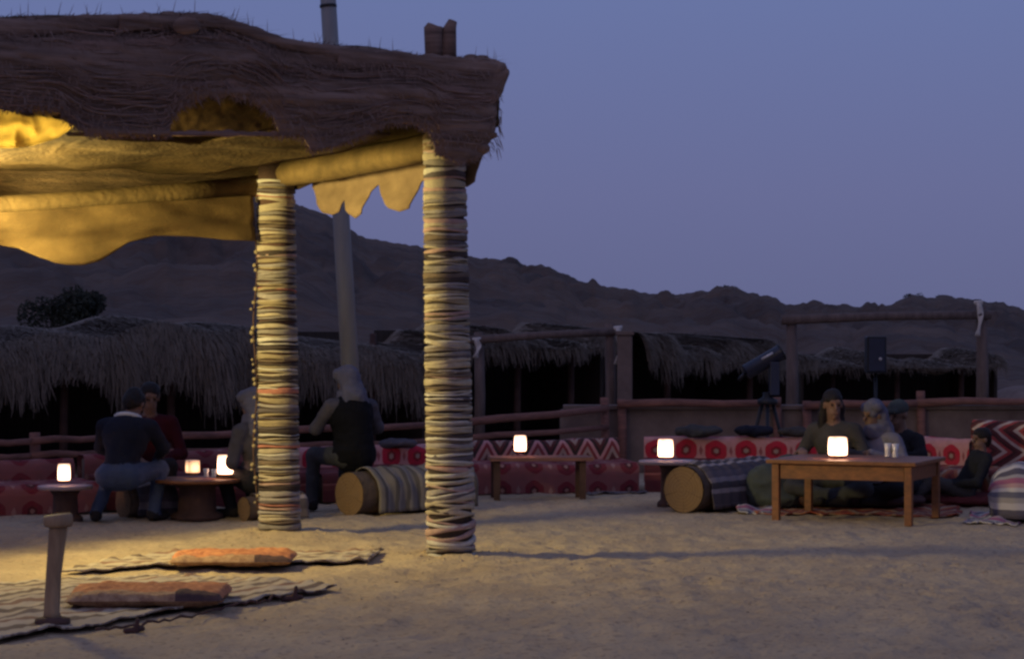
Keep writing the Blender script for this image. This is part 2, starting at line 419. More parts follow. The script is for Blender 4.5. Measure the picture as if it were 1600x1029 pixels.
# ------------------------------------------------------------------ ground
def gh(x, y):
    x = np.asarray(x, float); y = np.asarray(y, float)
    near = np.clip((60 - y) / 30, 0, 1)
    h = 0.010 * fbm(x * 2.2, y * 1.6, 0, 3, 3) + 0.010 * fbm(x * 8, y * 4.5, 0, 9, 3) + 0.007 * np.abs(fbm(x * 16, y * 12, 0, 21, 2))
    h = h * near
    for (c, a, r) in ((P1, 0.05, 0.50), (P2, 0.065, 0.60)):
        d2 = ((x - c.x) ** 2 + (y - c.y) ** 2) / r ** 2
        h = h + a * np.exp(-d2 * 1.6) * (1 + 0.35 * fbm(x * 5, y * 5, 0, 31, 3))
    return h
def coords(lo, hi, step, outs_lo, outs_hi):
    return np.concatenate([np.array(outs_lo), np.arange(lo, hi, step), np.array(outs_hi)])
xs = coords(-4.6, 5.6, 0.032, [-1500, -700, -300, -120, -60, -30, -20, -14, -10, -8, -7, -6.2, -5.6, -5.2, -4.9], [5.7, 6, 6.5, 7, 8, 10, 14, 20, 30, 60, 120, 300, 700, 1500])
ys = coords(9.0, 21.5, 0.032, [-40, -15, -5, 0, 3, 5, 6, 7, 7.6, 8.2, 8.6, 8.8], [21.7, 22, 22.5, 23, 24, 25, 27, 30, 34, 40, 50, 65, 100, 200, 400, 900, 1600])
XX, YY = np.meshgrid(xs, ys, indexing='ij')
ZZ = gh(XX, YY)
fr_ = random.Random(12)
def footprint(x, y, a, sc=1.0):
    i0, i1 = np.searchsorted(xs, x - 0.3), np.searchsorted(xs, x + 0.3); j0, j1 = np.searchsorted(ys, y - 0.3), np.searchsorted(ys, y + 0.3)
    if i1 <= i0 or j1 <= j0: return
    dx, dy = XX[i0:i1, j0:j1] - x, YY[i0:i1, j0:j1] - y
    u_, v_ = dx * math.cos(a) + dy * math.sin(a), -dx * math.sin(a) + dy * math.cos(a)
    r2 = (u_ / 0.14) ** 2 + (v_ / (0.055 + 0.012 * np.sign(u_))) ** 2
    ZZ[i0:i1, j0:j1] += 0.6 * sc * (-0.020 * np.exp(-r2 ** 2) + 0.009 * np.exp(-(np.sqrt(r2) - 1.35) ** 2 * 6))
for _ in range(46):
    x, y, a = fr_.uniform(-1.5, 4.2), fr_.uniform(9.5, 17.5), fr_.uniform(0, 6.28)
    for k in range(fr_.randint(3, 8)):
        sd = 0.09 if k % 2 else -0.09
        fx, fy = x - sd * math.sin(a), y + sd * math.cos(a)
        if not (fx < -0.9 and fy > 9) and (fx - P1.x) ** 2 + (fy - P1.y) ** 2 > 0.2:
            footprint(fx, fy, a + fr_.gauss(0, 0.12), fr_.uniform(0.5, 1.1))
        x += 0.34 * math.cos(a); y += 0.34 * math.sin(a); a += fr_.gauss(0, 0.12)
gv = np.stack([XX, YY, ZZ], -1).reshape(-1, 3)
nx_, ny_ = len(xs), len(ys)
ii, jj = np.meshgrid(np.arange(nx_ - 1), np.arange(ny_ - 1), indexing='ij')
a_ = (ii * ny_ + jj).ravel()
gf = np.stack([a_, a_ + ny_, a_ + ny_ + 1, a_ + 1], -1)
def big_mesh(name, v, f, mat, smooth=True, parent=None):
    me = bpy.data.meshes.new(name)
    me.vertices.add(len(v)); me.vertices.foreach_set("co", np.asarray(v, dtype=np.float32).ravel())
    k = f.shape[1]
    me.loops.add(f.size); me.loops.foreach_set("vertex_index", np.asarray(f, dtype=np.int32).ravel())
    me.polygons.add(len(f)); me.polygons.foreach_set("loop_start", np.arange(0, f.size, k, dtype=np.int32))
    me.polygons.foreach_set("use_smooth", np.full(len(f), smooth, dtype=bool))
    me.update(calc_edges=True)
    me.materials.append(mat)
    o = bpy.data.objects.new(name, me); COL.objects.link(o)
    if parent is not None: o.parent = parent
    return o
ground = tag(big_mesh("ground", gv, gf, m_sand), "trampled sandy ground of the camp", kind="structure")

# pebbles and clods round the post feet and over the sand
pv, pf = [], []
def pebble(x, y, r):
    n = len(pv); z = float(gh(x, y))
    pts = [(1, 0, 0), (-1, 0, 0), (0, 1, 0), (0, -1, 0), (0, 0, 1), (0, 0, -1)]
    for p in pts:
        k = r * random.uniform(0.6, 1.2)
        pv.append((x + p[0] * k, y + p[1] * k, z + p[2] * k * 0.6))
    for t in ((0, 2, 4), (2, 1, 4), (1, 3, 4), (3, 0, 4), (2, 0, 5), (1, 2, 5), (3, 1, 5), (0, 3, 5)):
        pf.append(tuple(n + i for i in t))
for c, k in ((P1, 90), (P2, 90)):
    for _ in range(k):
        a = random.uniform(0, 6.28); r = 0.17 + abs(random.gauss(0, 0.3))
        pebble(c.x + r * math.cos(a), c.y + r * math.sin(a), random.uniform(0.006, 0.02))
for _ in range(700):
    y = random.uniform(9.6, 20); pebble(random.uniform(-0.26, 0.26) * y, y, random.uniform(0.004, 0.014))
tag(obj("pebbles", pv, pf, m_sand, smooth=False), "small stones and clods scattered on the sand", kind="stuff")

# ------------------------------------------------------------------ hills
ridge_px = [-900, -300, 0, 200, 400, 480, 520, 560, 600, 640, 700, 740, 790, 830, 860, 900, 930, 960, 1000, 1040, 1080, 1120, 1145, 1180, 1215, 1240, 1290, 1340, 1390, 1425, 1470, 1530, 1600, 1800, 2400]
ridge_py = [380, 320, 290, 285, 298, 322, 340, 366, 374, 384, 392, 400, 407, 417, 424, 437, 444, 450, 457, 459, 457, 452, 450, 460, 470, 477, 479, 482, 476, 462, 463, 468, 481, 500, 515]
cols = np.linspace(-900, 2400, 1100)
rows = np.linspace(0, 1, 130)
rD = 170 + 90 * np.clip((cols + 200) / 1800, 0, 1.2)
ry = np.interp(cols, ridge_px, ridge_py) + 3.2 * vnoise(cols / 22, 0.5, 0, 5) + 2.4 * vnoise(cols / 9, 0.5, 0, 6) + 1.6 * vnoise(cols / 4, 0.5, 0, 7)
hv = np.zeros((len(cols), len(rows), 3))
for j, t in enumerate(rows):
    s = t / 0.75
    D = 48 + (rD - 48) * s
    zr = CH + (HY - ry) / F * rD
    prof = np.where(s <= 1, s ** 1.25, 1 - (s - 1) * 1.6)
    X = (cols - CX) / F * D
    rough = fbm(X / 9, D / 12, 0, 40, 5) * 1.5 + np.abs(fbm(X / 3.0, D / 7, 0, 44, 4)) * 1.1
    z = zr * prof + rough * np.clip(s * 1.6, 0, 1) * (np.clip(np.abs(1 - s) * 2.2, 0.0, 1)) - 0.6 * (1 - np.clip(s * 4, 0, 1))
    hv[:, j] = np.stack([X, D, z], -1)
hi, hj = np.meshgrid(np.arange(len(cols) - 1), np.arange(len(rows) - 1), indexing='ij')
a_ = (hi * len(rows) + hj).ravel()
hills = tag(big_mesh("hills", hv.reshape(-1, 3), np.stack([a_, a_ + len(rows), a_ + len(rows) + 1, a_ + 1], -1), m_hill), "dark rocky hills behind the camp", kind="structure")

# ------------------------------------------------------------------ SDF bodies (people, bundles)
def surface_nets(Fd, org, h, Lb=None):
    s = Fd < 0
    nx, ny, nz = Fd.shape
    acc = np.zeros((nx - 1, ny - 1, nz - 1, 3)); cnt = np.zeros((nx - 1, ny - 1, nz - 1))
    C = [(0, 0, 0), (1, 0, 0), (0, 1, 0), (1, 1, 0), (0, 0, 1), (1, 0, 1), (0, 1, 1), (1, 1, 1)]
    E = [(0, 1), (2, 3), (4, 5), (6, 7), (0, 2), (1, 3), (4, 6), (5, 7), (0, 4), (1, 5), (2, 6), (3, 7)]
    sub = lambda A, c: A[c[0]:nx - 1 + c[0], c[1]:ny - 1 + c[1], c[2]:nz - 1 + c[2]]
    for (i, j) in E:
        f0, f1 = sub(Fd, C[i]), sub(Fd, C[j])
        mk = (f0 < 0) != (f1 < 0)
        t = np.where(mk, f0 / np.where(mk, f0 - f1, 1), 0)
        for k in range(3):
            acc[..., k] += np.where(mk, C[i][k] + t * (C[j][k] - C[i][k]), 0)
        cnt += mk
    mk = cnt > 0
    idx = -np.ones(mk.shape, dtype=np.int64); idx[mk] = np.arange(mk.sum())
    ci = np.argwhere(mk)
    v = (ci + acc[mk] / cnt[mk][:, None]) * h + np.asarray(org)
    quads = []
    for ax in range(3):
        o1, o2 = [(1, 2), (2, 0), (0, 1)][ax]
        sl0 = [slice(None)] * 3; sl1 = [slice(None)] * 3
        sl0[ax] = slice(0, -1); sl1[ax] = slice(1, None)
        a, b = s[tuple(sl0)], s[tuple(sl1)]
        for flip in (0, 1):
            e = np.argwhere((a & ~b) if not flip else (~a & b))
            e = e[(e[:, o1] >= 1) & (e[:, o2] >= 1) & (e[:, o1] < Fd.shape[o1] - 1) & (e[:, o2] < Fd.shape[o2] - 1)]
            if not len(e): continue
            def cell(d1, d2):
                q = e.copy(); q[:, o1] -= d1; q[:, o2] -= d2
                return idx[q[:, 0], q[:, 1], q[:, 2]]
            Q = np.stack([cell(1, 1), cell(0, 1), cell(0, 0), cell(1, 0)], -1)
            quads.append(Q[:, ::-1] if flip else Q)
    q = np.concatenate(quads)
    lab = None
    if Lb is not None:
        c2 = np.minimum(np.round((v - np.asarray(org)) / h).astype(int), np.array(Lb.shape) - 1)
        lab = Lb[c2[:, 0], c2[:, 1], c2[:, 2]]
    return v, q, lab
def sdf(prims, h=0.01, k=0.03, wr=0.004, seed=0):
    """prims: (label, kind, ...)  kind 'c': a, b, ra, rb ; 'e': centre, radii, rot(3x3)"""
    lo, hi = np.full(3, 1e9), np.full(3, -1e9)
    for p in prims:
        if p[1] == 'c':
            r = max(p[4], p[5])
            for q in (p[2], p[3]):
                lo = np.minimum(lo, np.asarray(q) - r); hi = np.maximum(hi, np.asarray(q) + r)
        else:
            r = max(p[3]); lo = np.minimum(lo, np.asarray(p[2]) - r); hi = np.maximum(hi, np.asarray(p[2]) + r)
    lo -= 0.05; hi += 0.05
    n = np.ceil((hi - lo) / h).astype(int) + 1
    Fd = np.full(n, 1.0); raw = np.full(n, 1.0); Lb = np.zeros(n, dtype=np.int8)
    for p in prims:
        if p[1] == 'c':
            A, B = np.asarray(p[2], float), np.asarray(p[3], float); ra, rb = p[4], p[5]; R = max(ra, rb)
            bl, bh = np.minimum(A, B) - R - 0.09, np.maximum(A, B) + R + 0.09
        else:
            A = np.asarray(p[2], float); R = max(p[3]); bl, bh = A - R - 0.09, A + R + 0.09
        i0 = np.maximum(((bl - lo) / h).astype(int), 0); i1 = np.minimum(((bh - lo) / h).astype(int) + 2, n)
        g = np.meshgrid(*[lo[d] + h * np.arange(i0[d], i1[d]) for d in range(3)], indexing='ij')
        P = np.stack(g, -1)
        if p[1] == 'c':
            ab = B - A; t = np.clip(((P - A) @ ab) / max(ab @ ab, 1e-9), 0, 1)
            d = np.linalg.norm(P - (A + t[..., None] * ab), axis=-1) - (ra + (rb - ra) * t)
        else:
            Q = P - A
            if len(p) > 4 and p[4] is not None: Q = Q @ np.asarray(p[4])      # world -> local (columns = axes)
            rr = np.asarray(p[3], float)
            k0 = np.linalg.norm(Q / rr, axis=-1); k1 = np.linalg.norm(Q / rr ** 2, axis=-1)
            d = k0 * (k0 - 1) / np.maximum(k1, 1e-6)
        sl = tuple(slice(i0[d_], i1[d_]) for d_ in range(3))
        old = Fd[sl]
        kk = k if p[0] != 0 else min(k, 0.012)
        hh = np.clip(0.5 + 0.5 * (old - d) / kk, 0, 1)
        Fd[sl] = old * (1 - hh) + d * hh - kk * hh * (1 - hh)
        better = d < raw[sl]
        L_ = Lb[sl]; L_[better] = p[0]; Lb[sl] = L_
        raw[sl] = np.minimum(raw[sl], d)
    if wr:
        g = np.meshgrid(*[lo[d] + h * np.arange(n[d]) for d in range(3)], indexing='ij')
        nb = np.abs(Fd) < 0.03
        w = np.zeros_like(Fd)
        x, y, z = g[0][nb], g[1][nb], g[2][nb]
        w[nb] = vnoise(x * 14, y * 14, z * 22, seed) * wr + vnoise(x * 30, y * 30, z * 40, seed + 1) * wr * 0.5
        Fd = Fd + w * (Lb > 0)
    return surface_nets(Fd, lo, h, Lb)
def sdf_obj(name, prims, mats, parent=None, h=0.01, k=0.03, wr=0.004, seed=0):
    v, q, lab = sdf(prims, h, k, wr, seed)
    me = bpy.data.meshes.new(name)
    o = big_mesh(name, v, q, mats[0], True, parent)
    for m in mats[1:]: o.data.materials.append(m)
    if len(mats) > 1:
        o.data.polygons.foreach_set("material_index", lab[q[:, 0]].astype(np.int32))
    bpy.data.meshes.remove(me)
    return o
def V(*a): return np.array(a, float)
def unit(v): return v / np.linalg.norm(v)
def rotm(yaw, pitch=0.0):
    """columns = right, forward, up"""
    f = V(-math.sin(yaw) * math.cos(pitch), math.cos(yaw) * math.cos(pitch), math.sin(pitch))
    r = unit(np.cross(f, V(0, 0, 1))); u = np.cross(r, f)
    return np.stack([r, f, u], -1)
def hand_prims(w, d, side, lab=0, curl=0.5, down=V(0, 0, -1)):
    """w wrist, d direction of the fingers, palm towards 'down'"""
    d = unit(d); nrm = unit(down - d * (down @ d)); lat = np.cross(d, nrm) * side
    out = [(lab, 'c', w, w + d * 0.03, 0.026, 0.028)]
    for i, (o, ln) in enumerate(((-0.030, 0.062), (-0.010, 0.076), (0.010, 0.082), (0.030, 0.072))):
        k0 = w + d * 0.085 + lat * o
        out.append((lab, 'c', w + d * 0.02 + lat * o * 0.7, k0, 0.016, 0.0125))
        k1 = k0 + unit(d + nrm * curl * 0.8) * ln * 0.55
        k2 = k1 + unit(d * 0.6 + nrm * curl * 2.0) * ln * 0.5
        out.append((lab, 'c', k0, k1, 0.0095, 0.009)); out.append((lab, 'c', k1, k2, 0.009, 0.0075))
    t0 = w + d * 0.03 + lat * 0.028
    t1 = t0 + unit(d * 0.6 + lat * 0.8 + nrm * 0.3) * 0.042
    t2 = t1 + unit(d * 0.9 + lat * 0.2 + nrm * 0.5) * 0.034
    out += [(lab, 'c', t0, t1, 0.013, 0.011), (lab, 'c', t1, t2, 0.0105, 0.009)]
    return out
def person(loc, rz, label, skin, top, bottom, shoes, pel=(0, 0, 0.44), lean=0.15, twist=0.0, head=(0.0, 0.0), neckf=0.0,
           elb=((-0.27, 0.1, 0.62), (0.27, 0.1, 0.62)), han=((-0.14, 0.34, 0.56), (0.14, 0.34, 0.56)),
           knee=((-0.14, 0.42, 0.46), (0.14, 0.42, 0.46)), ank=((-0.14, 0.40, 0.07), (0.14, 0.40, 0.07)),
           slv=1, bulk=1.0, hair=None, scarf=None, cap=None, vest=None, collar=None, seed=0):
    """local frame: faces +Y, +X is the person's right"""
    root = empty("person", loc, rz)
    tag(root, label, "person")
    pel = V(*pel)
    up = unit(V(0, math.sin(lean), math.cos(lean)))
    fw = unit(np.cross(up, V(1, 0, 0)))
    rt = V(math.cos(twist), math.sin(twist), 0)
    chest = pel + up * 0.33; neck = pel + up * 0.50 + fw * 0.0
    hyaw, hp = head
    hd = neck + unit(up + V(0, neckf, 0.25)) * 0.155
    Rh = rotm(hyaw, hp)
    H = lambda a, b, c: hd + Rh @ V(a, b, c)
    b_ = bulk
    pr = [(2, 'e', pel, (0.175 * b_, 0.135 * b_, 0.12)), (1, 'c', pel + up * 0.10, chest, 0.125 * b_, 0.14 * b_),
          (1, 'e', chest, (0.18 * b_, 0.125 * b_, 0.19)), (1, 'c', neck - up * 0.065 - rt * 0.13 * b_, neck - up * 0.065 + rt * 0.13 * b_, 0.068, 0.068),
          (0, 'c', neck - up * 0.05, hd - V(0, 0, 0.05), 0.058, 0.054),
          (0, 'e', H(0, -0.008, 0.03), (0.076, 0.096, 0.092), Rh), (0, 'e', H(0, 0.022, -0.05), (0.056, 0.066, 0.068), Rh),
          (0, 'c', H(0, 0.088, 0.015), H(0, 0.108, -0.022), 0.010, 0.015), (0, 'c', H(-0.018, 0.076, -0.062), H(0.018, 0.076, -0.062), 0.013, 0.013),
          (0, 'c', H(-0.035, 0.078, 0.035), H(0.035, 0.078, 0.035), 0.014, 0.014), (0, 'e', H(0, 0.066, -0.098), (0.022, 0.02, 0.018), Rh)]
    for s in (-1, 1):
        pr.append((0, 'e', H(s * 0.076, -0.008, -0.008), (0.012, 0.022, 0.033), Rh))
    for i, s in enumerate((-1, 1)):
        sh = neck - up * 0.075 + rt * s * 0.185 * b_
        e_, h_ = V(*elb[i]), V(*han[i])
        pr += [(slv, 'c', sh, e_, 0.066, 0.05), (slv, 'c', e_, h_, 0.05, 0.036)]
        d = unit(h_ - e_)
        pr += hand_prims(h_ + d * 0.01, unit(d + V(0, 0, -0.2)), -s, 0)
        hipj = pel + rt * s * 0.095
        kn, an = V(*knee[i]), V(*ank[i])
        pr += [(2, 'c', hipj, kn, 0.098, 0.066), (2, 'c', kn, an, 0.066, 0.048)]
        fd = unit(V((kn - hipj)[0], (kn - hipj)[1], 0) + 1e-6)
        pr += [(3, 'c', an + V(0, 0, -0.03) - fd * 0.03, an + fd * 0.15 + V(0, 0, -0.035), 0.043, 0.034)]
    sdf_obj("body", pr, [skin, top, bottom, shoes], root, 0.0095, 0.035, 0.005, seed)
    eyes = MB()
    for s in (-1, 1):
        eyes = MB(); c = H(s * 0.031, 0.083, 0.008)
        eyes.lathe([(0.002, -0.008), (0.009, -0.004), (0.0105, 0), (0.009, 0.004), (0.002, 0.008)], 10, c)
        eyes.build("eye", HAIR, root, True)
    if hair:
        hp_ = [(1, 'e', H(0, -0.018, 0.05), (0.086, 0.103, 0.085), Rh), (1, 'e', H(0, -0.05, 0.0), (0.08, 0.07, 0.1), Rh)]
        if hair == 'long':
            hp_ += [(1, 'c', H(-0.06, -0.04, 0.0), H(-0.09, -0.05, -0.25), 0.045, 0.05), (1, 'c', H(0.06, -0.04, 0.0), H(0.09, -0.05, -0.25), 0.045, 0.05),
                    (1, 'c', H(0, -0.07, 0), H(0, -0.09, -0.28), 0.07, 0.085)]
        sdf_obj("hair", hp_, [HAIR, HAIR], root, 0.010, 0.02, 0.008, seed + 5)
    if scarf:
        sp = [(1, 'e', H(0, -0.016, 0.045), (0.097, 0.113, 0.098), Rh), (1, 'e', H(0, -0.055, -0.03), (0.105, 0.085, 0.13), Rh),
              (1, 'c', H(0, 0.03, -0.135), H(0, -0.08, -0.15), 0.085, 0.105), (1, 'c', H(-0.06, -0.08, -0.1), H(-0.12, -0.10, -0.26), 0.05, 0.035),
              (1, 'c', H(0.05, -0.09, -0.1), H(0.10, -0.13, -0.30), 0.055, 0.03), (1, 'c', H(-0.08, 0.015, 0.07), H(0.08, 0.015, 0.07), 0.045, 0.045)]
        sdf_obj("headscarf", sp, [scarf, scarf], root, 0.010, 0.022, 0.009, seed + 7)
    if cap:
        cp = [(1, 'e', H(0, -0.01, 0.06), (0.088, 0.106, 0.078), Rh), (1, 'c', H(-0.04, 0.09, 0.05), H(0.04, 0.09, 0.05), 0.022, 0.022)]
        sdf_obj("cap", cp, [cap, cap], root, 0.010, 0.015, 0.003, seed + 7)
    if vest:
        vp = [(1, 'c', pel + up * 0.02, chest, 0.165 * b_, 0.158 * b_), (1, 'e', chest + up * 0.02, (0.20 * b_, 0.145 * b_, 0.19)), (1, 'e', pel + up * 0.02, (0.20, 0.16, 0.14))]
        sdf_obj("vest", vp, [vest, vest], root, 0.011, 0.03, 0.008, seed + 9)
    if collar:
        cb = []
        for i in range(10):
            a0, a1 = math.pi * (0.95 + i * 0.11), math.pi * (0.95 + (i + 1) * 0.11)
            c0 = neck + up * 0.0 + V(1, 0, 0) * math.cos(a0) * 0.10 + fw * math.sin(a0) * 0.092 * -1 * (1 if fw[1] < 0 else -1); c1 = neck + up * 0.0 + V(1, 0, 0) * math.cos(a1) * 0.10 + fw * math.sin(a1) * 0.092 * -1 * (1 if fw[1] < 0 else -1)
            cb.append((1, 'c', c0, c1, 0.019, 0.019))
        sdf_obj("collar", cb, [collar, collar], root, 0.008, 0.01, 0.002, seed)
    return root
c_lav2 = cloth("pale_shirt", (0.20, 0.185, 0.22))
def R(d): return math.radians(d)

# ------------------------------------------------------------------ thatched shelters
def hut(name, label, x0, x1, D0, D1, ztop, zeave, depth, nblade, seed, ztop1=None, posts=4, tuft=0.18, blade=(0.45, 0.9)):
    """front edge from (x0, D0) to (x1, D1); thatch rolls over the front edge and hangs as a shaggy fringe"""
    ztop1 = ztop if ztop1 is None else ztop1
    root = tag(empty(name, ((x0 + x1) / 2, (D0 + D1) / 2, 0)), label, "shelter")
    inv = Vector(root.location)
    A, B = Vector((x0, D0, 0)), Vector((x1, D1, 0))
    t = (B - A).normalized(); n = Vector((-t.y, t.x, 0))
    if n.y < 0: n = -n
    Ln = (B - A).length
    def surf(u, s):
        """u 0..1 along, s 0..1 from back ridge over the crest to the eave"""
        zt = ztop + (ztop1 - ztop) * u + 0.10 * math.sin(u * 9 + seed) + 0.05 * math.sin(u * 31 + seed * 2)
        p = A + t * (Ln * u)
        if s < 0.6:
            q = s / 0.6
            return p + n * (depth * (1 - q) - 0.05 * q) + Vector((0, 0, zt + 0.06 * (1 - q) - 0.06 * q))
        q = (s - 0.6) / 0.4
        ze = zeave
        return p + n * (-0.05 - 0.22 * math.sin(q * 1.5)) + Vector((0, 0, zt - 0.06 - (zt - 0.06 - ze - 0.12) * q ** 1.3))
    nu, ns = 40, 14
    v = [surf(i / (nu - 1), j / (ns - 1)) - inv for i in range(nu) for j in range(ns)]
    obj("roof_base", v, grid_faces(nu, ns), m_thatch, root)
    r = random.Random(seed)
    bv, bf = [], []
    tn = [r.uniform(-1, 1) for _ in range(400)]
    def tuftn(u):
        x = u * Ln * 3.0; i = int(x); f = x - i; f = f * f * (3 - 2 * f)
        return tn[i % 400] * (1 - f) + tn[(i + 1) % 400] * f
    for _ in range(int(nblade * 1.4)):
        u = r.random(); tf = tuftn(u)
        s0 = r.uniform(0.02, 0.95)
        ln = r.uniform(*blade)
        s = s0; p = surf(u, s)
        w = r.uniform(0.004, 0.009)
        lift = r.uniform(0.01, 0.07) * (1 + max(tf, 0))
        k = 4; du = r.gauss(0, 0.012) + 0.015 * tf
        pts = []
        for q in range(k):
            ss = s0 + (ln / 1.1) * 0.45 * q / (k - 1)
            if ss < 1:
                pp = surf(min(max(u + du * q / k, 0), 1), ss)
            else:
                pp = surf(min(max(u + du * q / k, 0), 1), 1.0) + Vector((0, 0, -(ss - 1) * 1.6 * (1 + tuft * tf * 3)))
            pp = pp - n * (lift * (1 + 0.4 * q)) + t * r.gauss(0, 0.012) + Vector((0, 0, r.gauss(0, 0.01)))
            pts.append(pp - inv)
        b0 = len(bv)
        for q, pp in enumerate(pts):
            ww = w * (1 - 0.7 * q / (k - 1))
            bv.append(pp - t * ww); bv.append(pp + t * ww)
        for q in range(k - 1):
            bf.append((b0 + 2 * q, b0 + 2 * q + 1, b0 + 2 * q + 3, b0 + 2 * q + 2))
    tag(obj("thatch", bv, bf, m_thatch, root, smooth=False), kind="stuff")
    # back and end walls of dark reed, and the posts along the open front
    wb = MB()
    def wall(p, q, h):
        d = (q - p); c = (p + q) / 2
        wb.box(c - inv + Vector((0, 0, h / 2)), (d.length, 0.05, h), Matrix.Rotation(math.atan2(d.y, d.x), 3, 'Z'))
    wall(A + n * depth, B + n * depth, min(ztop, ztop1) + 0.1)
    wall(A + n * 0.1, A + n * (depth - 0.04), ztop - 0.1); wall(B + n * 0.1, B + n * (depth - 0.04), ztop1 - 0.1)
    wb.build("wall", m_dark_reed, root)
    for i in range(posts):
        p = A + t * (Ln * (i + 0.5) / posts) + n * 0.25 - inv
        b = MB(); b.tube([p, p + Vector((0.02, 0, ztop - 0.12))], [0.05, 0.042], 8, jit=0.05, seed=i)
        b.build("post", m_darkwood, root, True)
    return root
def hx(px, D): return (px - CX) / F * D
hut("thatched_shelter", "long dark shelter with shaggy low thatch fringe, behind the left people", hx(-160, 23), hx(668, 25.5), 23.0, 25.5, 1.70, 1.08, 2.6, 15000, 3, 1.52, 5, 0.2)
hut("thatched_shelter", "thatched shelter behind the timber frame right of the front post", hx(690, 27), hx(946, 28), 27.0, 28.0, 1.55, 1.28, 2.2, 6000, 5, 1.58, 3, 0.15, (0.25, 0.45))
hut("thatched_shelter", "thatched shelter between the plaster pillar and the tilted telescope", hx(992, 28.5), hx(1250, 30), 28.5, 30.0, 1.60, 1.12, 2.4, 7000, 8, 1.40, 2, 0.15, (0.3, 0.6))
hut("thatched_shelter", "low dark thatched shelter behind the tall right-hand frame", hx(1256, 32), hx(1560, 32.5), 32.0, 32.5, 1.22, 1.0, 2.0, 5000, 11, 1.24, 3, 0.3, (0.15, 0.35))

# low plastered wall behind the right-hand seats, rails on top
mb = MB()
wall = tag(empty("plaster_wall", (hx(1270, 24.6), 24.6, 0)), "low mauve-brown plastered wall behind the right-hand seats", "wall")
b = MB(); b.box((0, 0, 0.36), (hx(1720, 24.6) - hx(930, 24.6), 0.3, 0.72), bev=0.03)
b.build("wall_body", m_plaster, wall)
wc = MB(); wc.box((0, -0.01, 0.745), (hx(1715, 24.6) - hx(935, 24.6), 0.36, 0.05), bev=0.012)
wc.build("coping", m_plaster, wall)
pil = tag(empty("plaster_pillar", (hx(976, 25.2), 25.2, 0)), "narrow pale pillar beside the timber frame with a white rag", "pillar")
b = MB(); b.box((0, 0, 0.78), (0.17, 0.17, 1.56), bev=0.02); b.build("shaft", m_plaster, pil)
b = MB(); b.box((0, 0, 1.585), (0.21, 0.21, 0.05), bev=0.01); b.build("cap", m_plaster, pil)
# pale sand rise at the far right
sv = []
for i in range(41):
    for j in range(21):
        u, w = i / 20 - 1, j / 10 - 1
        sv.append((hx(1640, 44) + u * 1.6, 44 + w * 2.2, 0.75 * max(0, 1 - u * u - w * w) ** 0.6 - 0.03 + 0.03 * math.sin(9 * u)))
tag(obj("sand_mound", sv, grid_faces(41, 21), m_plaster), "pale mound of sand at the far right behind the wall", kind="structure")

# ------------------------------------------------------------------ rail fences
def fence(label, pts, rails, post_h, D_of=None):
    """pts: list of (px, D); rails: list of rail heights at start and end"""
    P = [Vector((hx(px, D), D, 0)) for px, D in pts]
    root = tag(empty("rail_fence", P[0]), label, "fence")
    o = P[0]
    for k, p in enumerate(P):
        b = MB(); q = p - o
        h = post_h[k] if isinstance(post_h, (list, tuple)) else post_h
        b.tube([q + Vector((0, 0.06, 0)), q + Vector((0.01, 0.06, h * 0.5)), q + Vector((0, 0.06, h))], [0.055, 0.05, 0.048], 9, jit=0.06, seed=k)
        b.build("post", m_railwood, root, True)
    for (z0, z1, r) in rails:
        for k in range(len(P) - 1):
            f0, f1 = k / (len(P) - 1), (k + 1) / (len(P) - 1)
            a, c = P[k] - o, P[k + 1] - o
            a = a + Vector((0, 0, z0 + (z1 - z0) * f0)); c = c + Vector((0, 0, z0 + (z1 - z0) * f1))
            d = (c - a) * 0.5
            b = MB(); b.tube([a - d * 0.06, a + d * 0.6 + Vector((0, 0, 0.012)), a + d * 1.3 - Vector((0, 0, 0.01)), c + d * 0.04], [r, r * 0.95, r * 0.9, r * 0.85], 9, jit=0.05, seed=k + 3)
            b.build("rail", m_railwood, root, True)
    return root
fence("two-rail log fence behind the small table at far left", [(-60, 20.0), (52, 20.3), (164, 20.7)], [(0.525, 0.56, 0.035), (0.395, 0.42, 0.033)], 0.62)
fence("log fence behind the people left of the striped front post", [(172, 21.0), (420, 21.8), (690, 22.8)], [(0.53, 0.615, 0.04), (0.38, 0.45, 0.03)], [0.62, 0.62, 0.7])
fence("two-rail log fence rising towards the timber frame, behind the middle lantern", [(700, 23.0), (945, 24.2)], [(0.60, 0.74, 0.045), (0.44, 0.53, 0.035)], [0.66, 0.86])
fence("log rail on the plaster wall left of the tilted telescope", [(972, 24.3), (1215, 24.35)], [(0.79, 0.80, 0.045)], [0.84, 0.86])
fence("log rail on the plaster wall behind the people at the big table", [(1262, 24.3), (1440, 24.35), (1660, 24.3)], [(0.77, 0.83, 0.045)], [0.82, 0.93, 0.84])

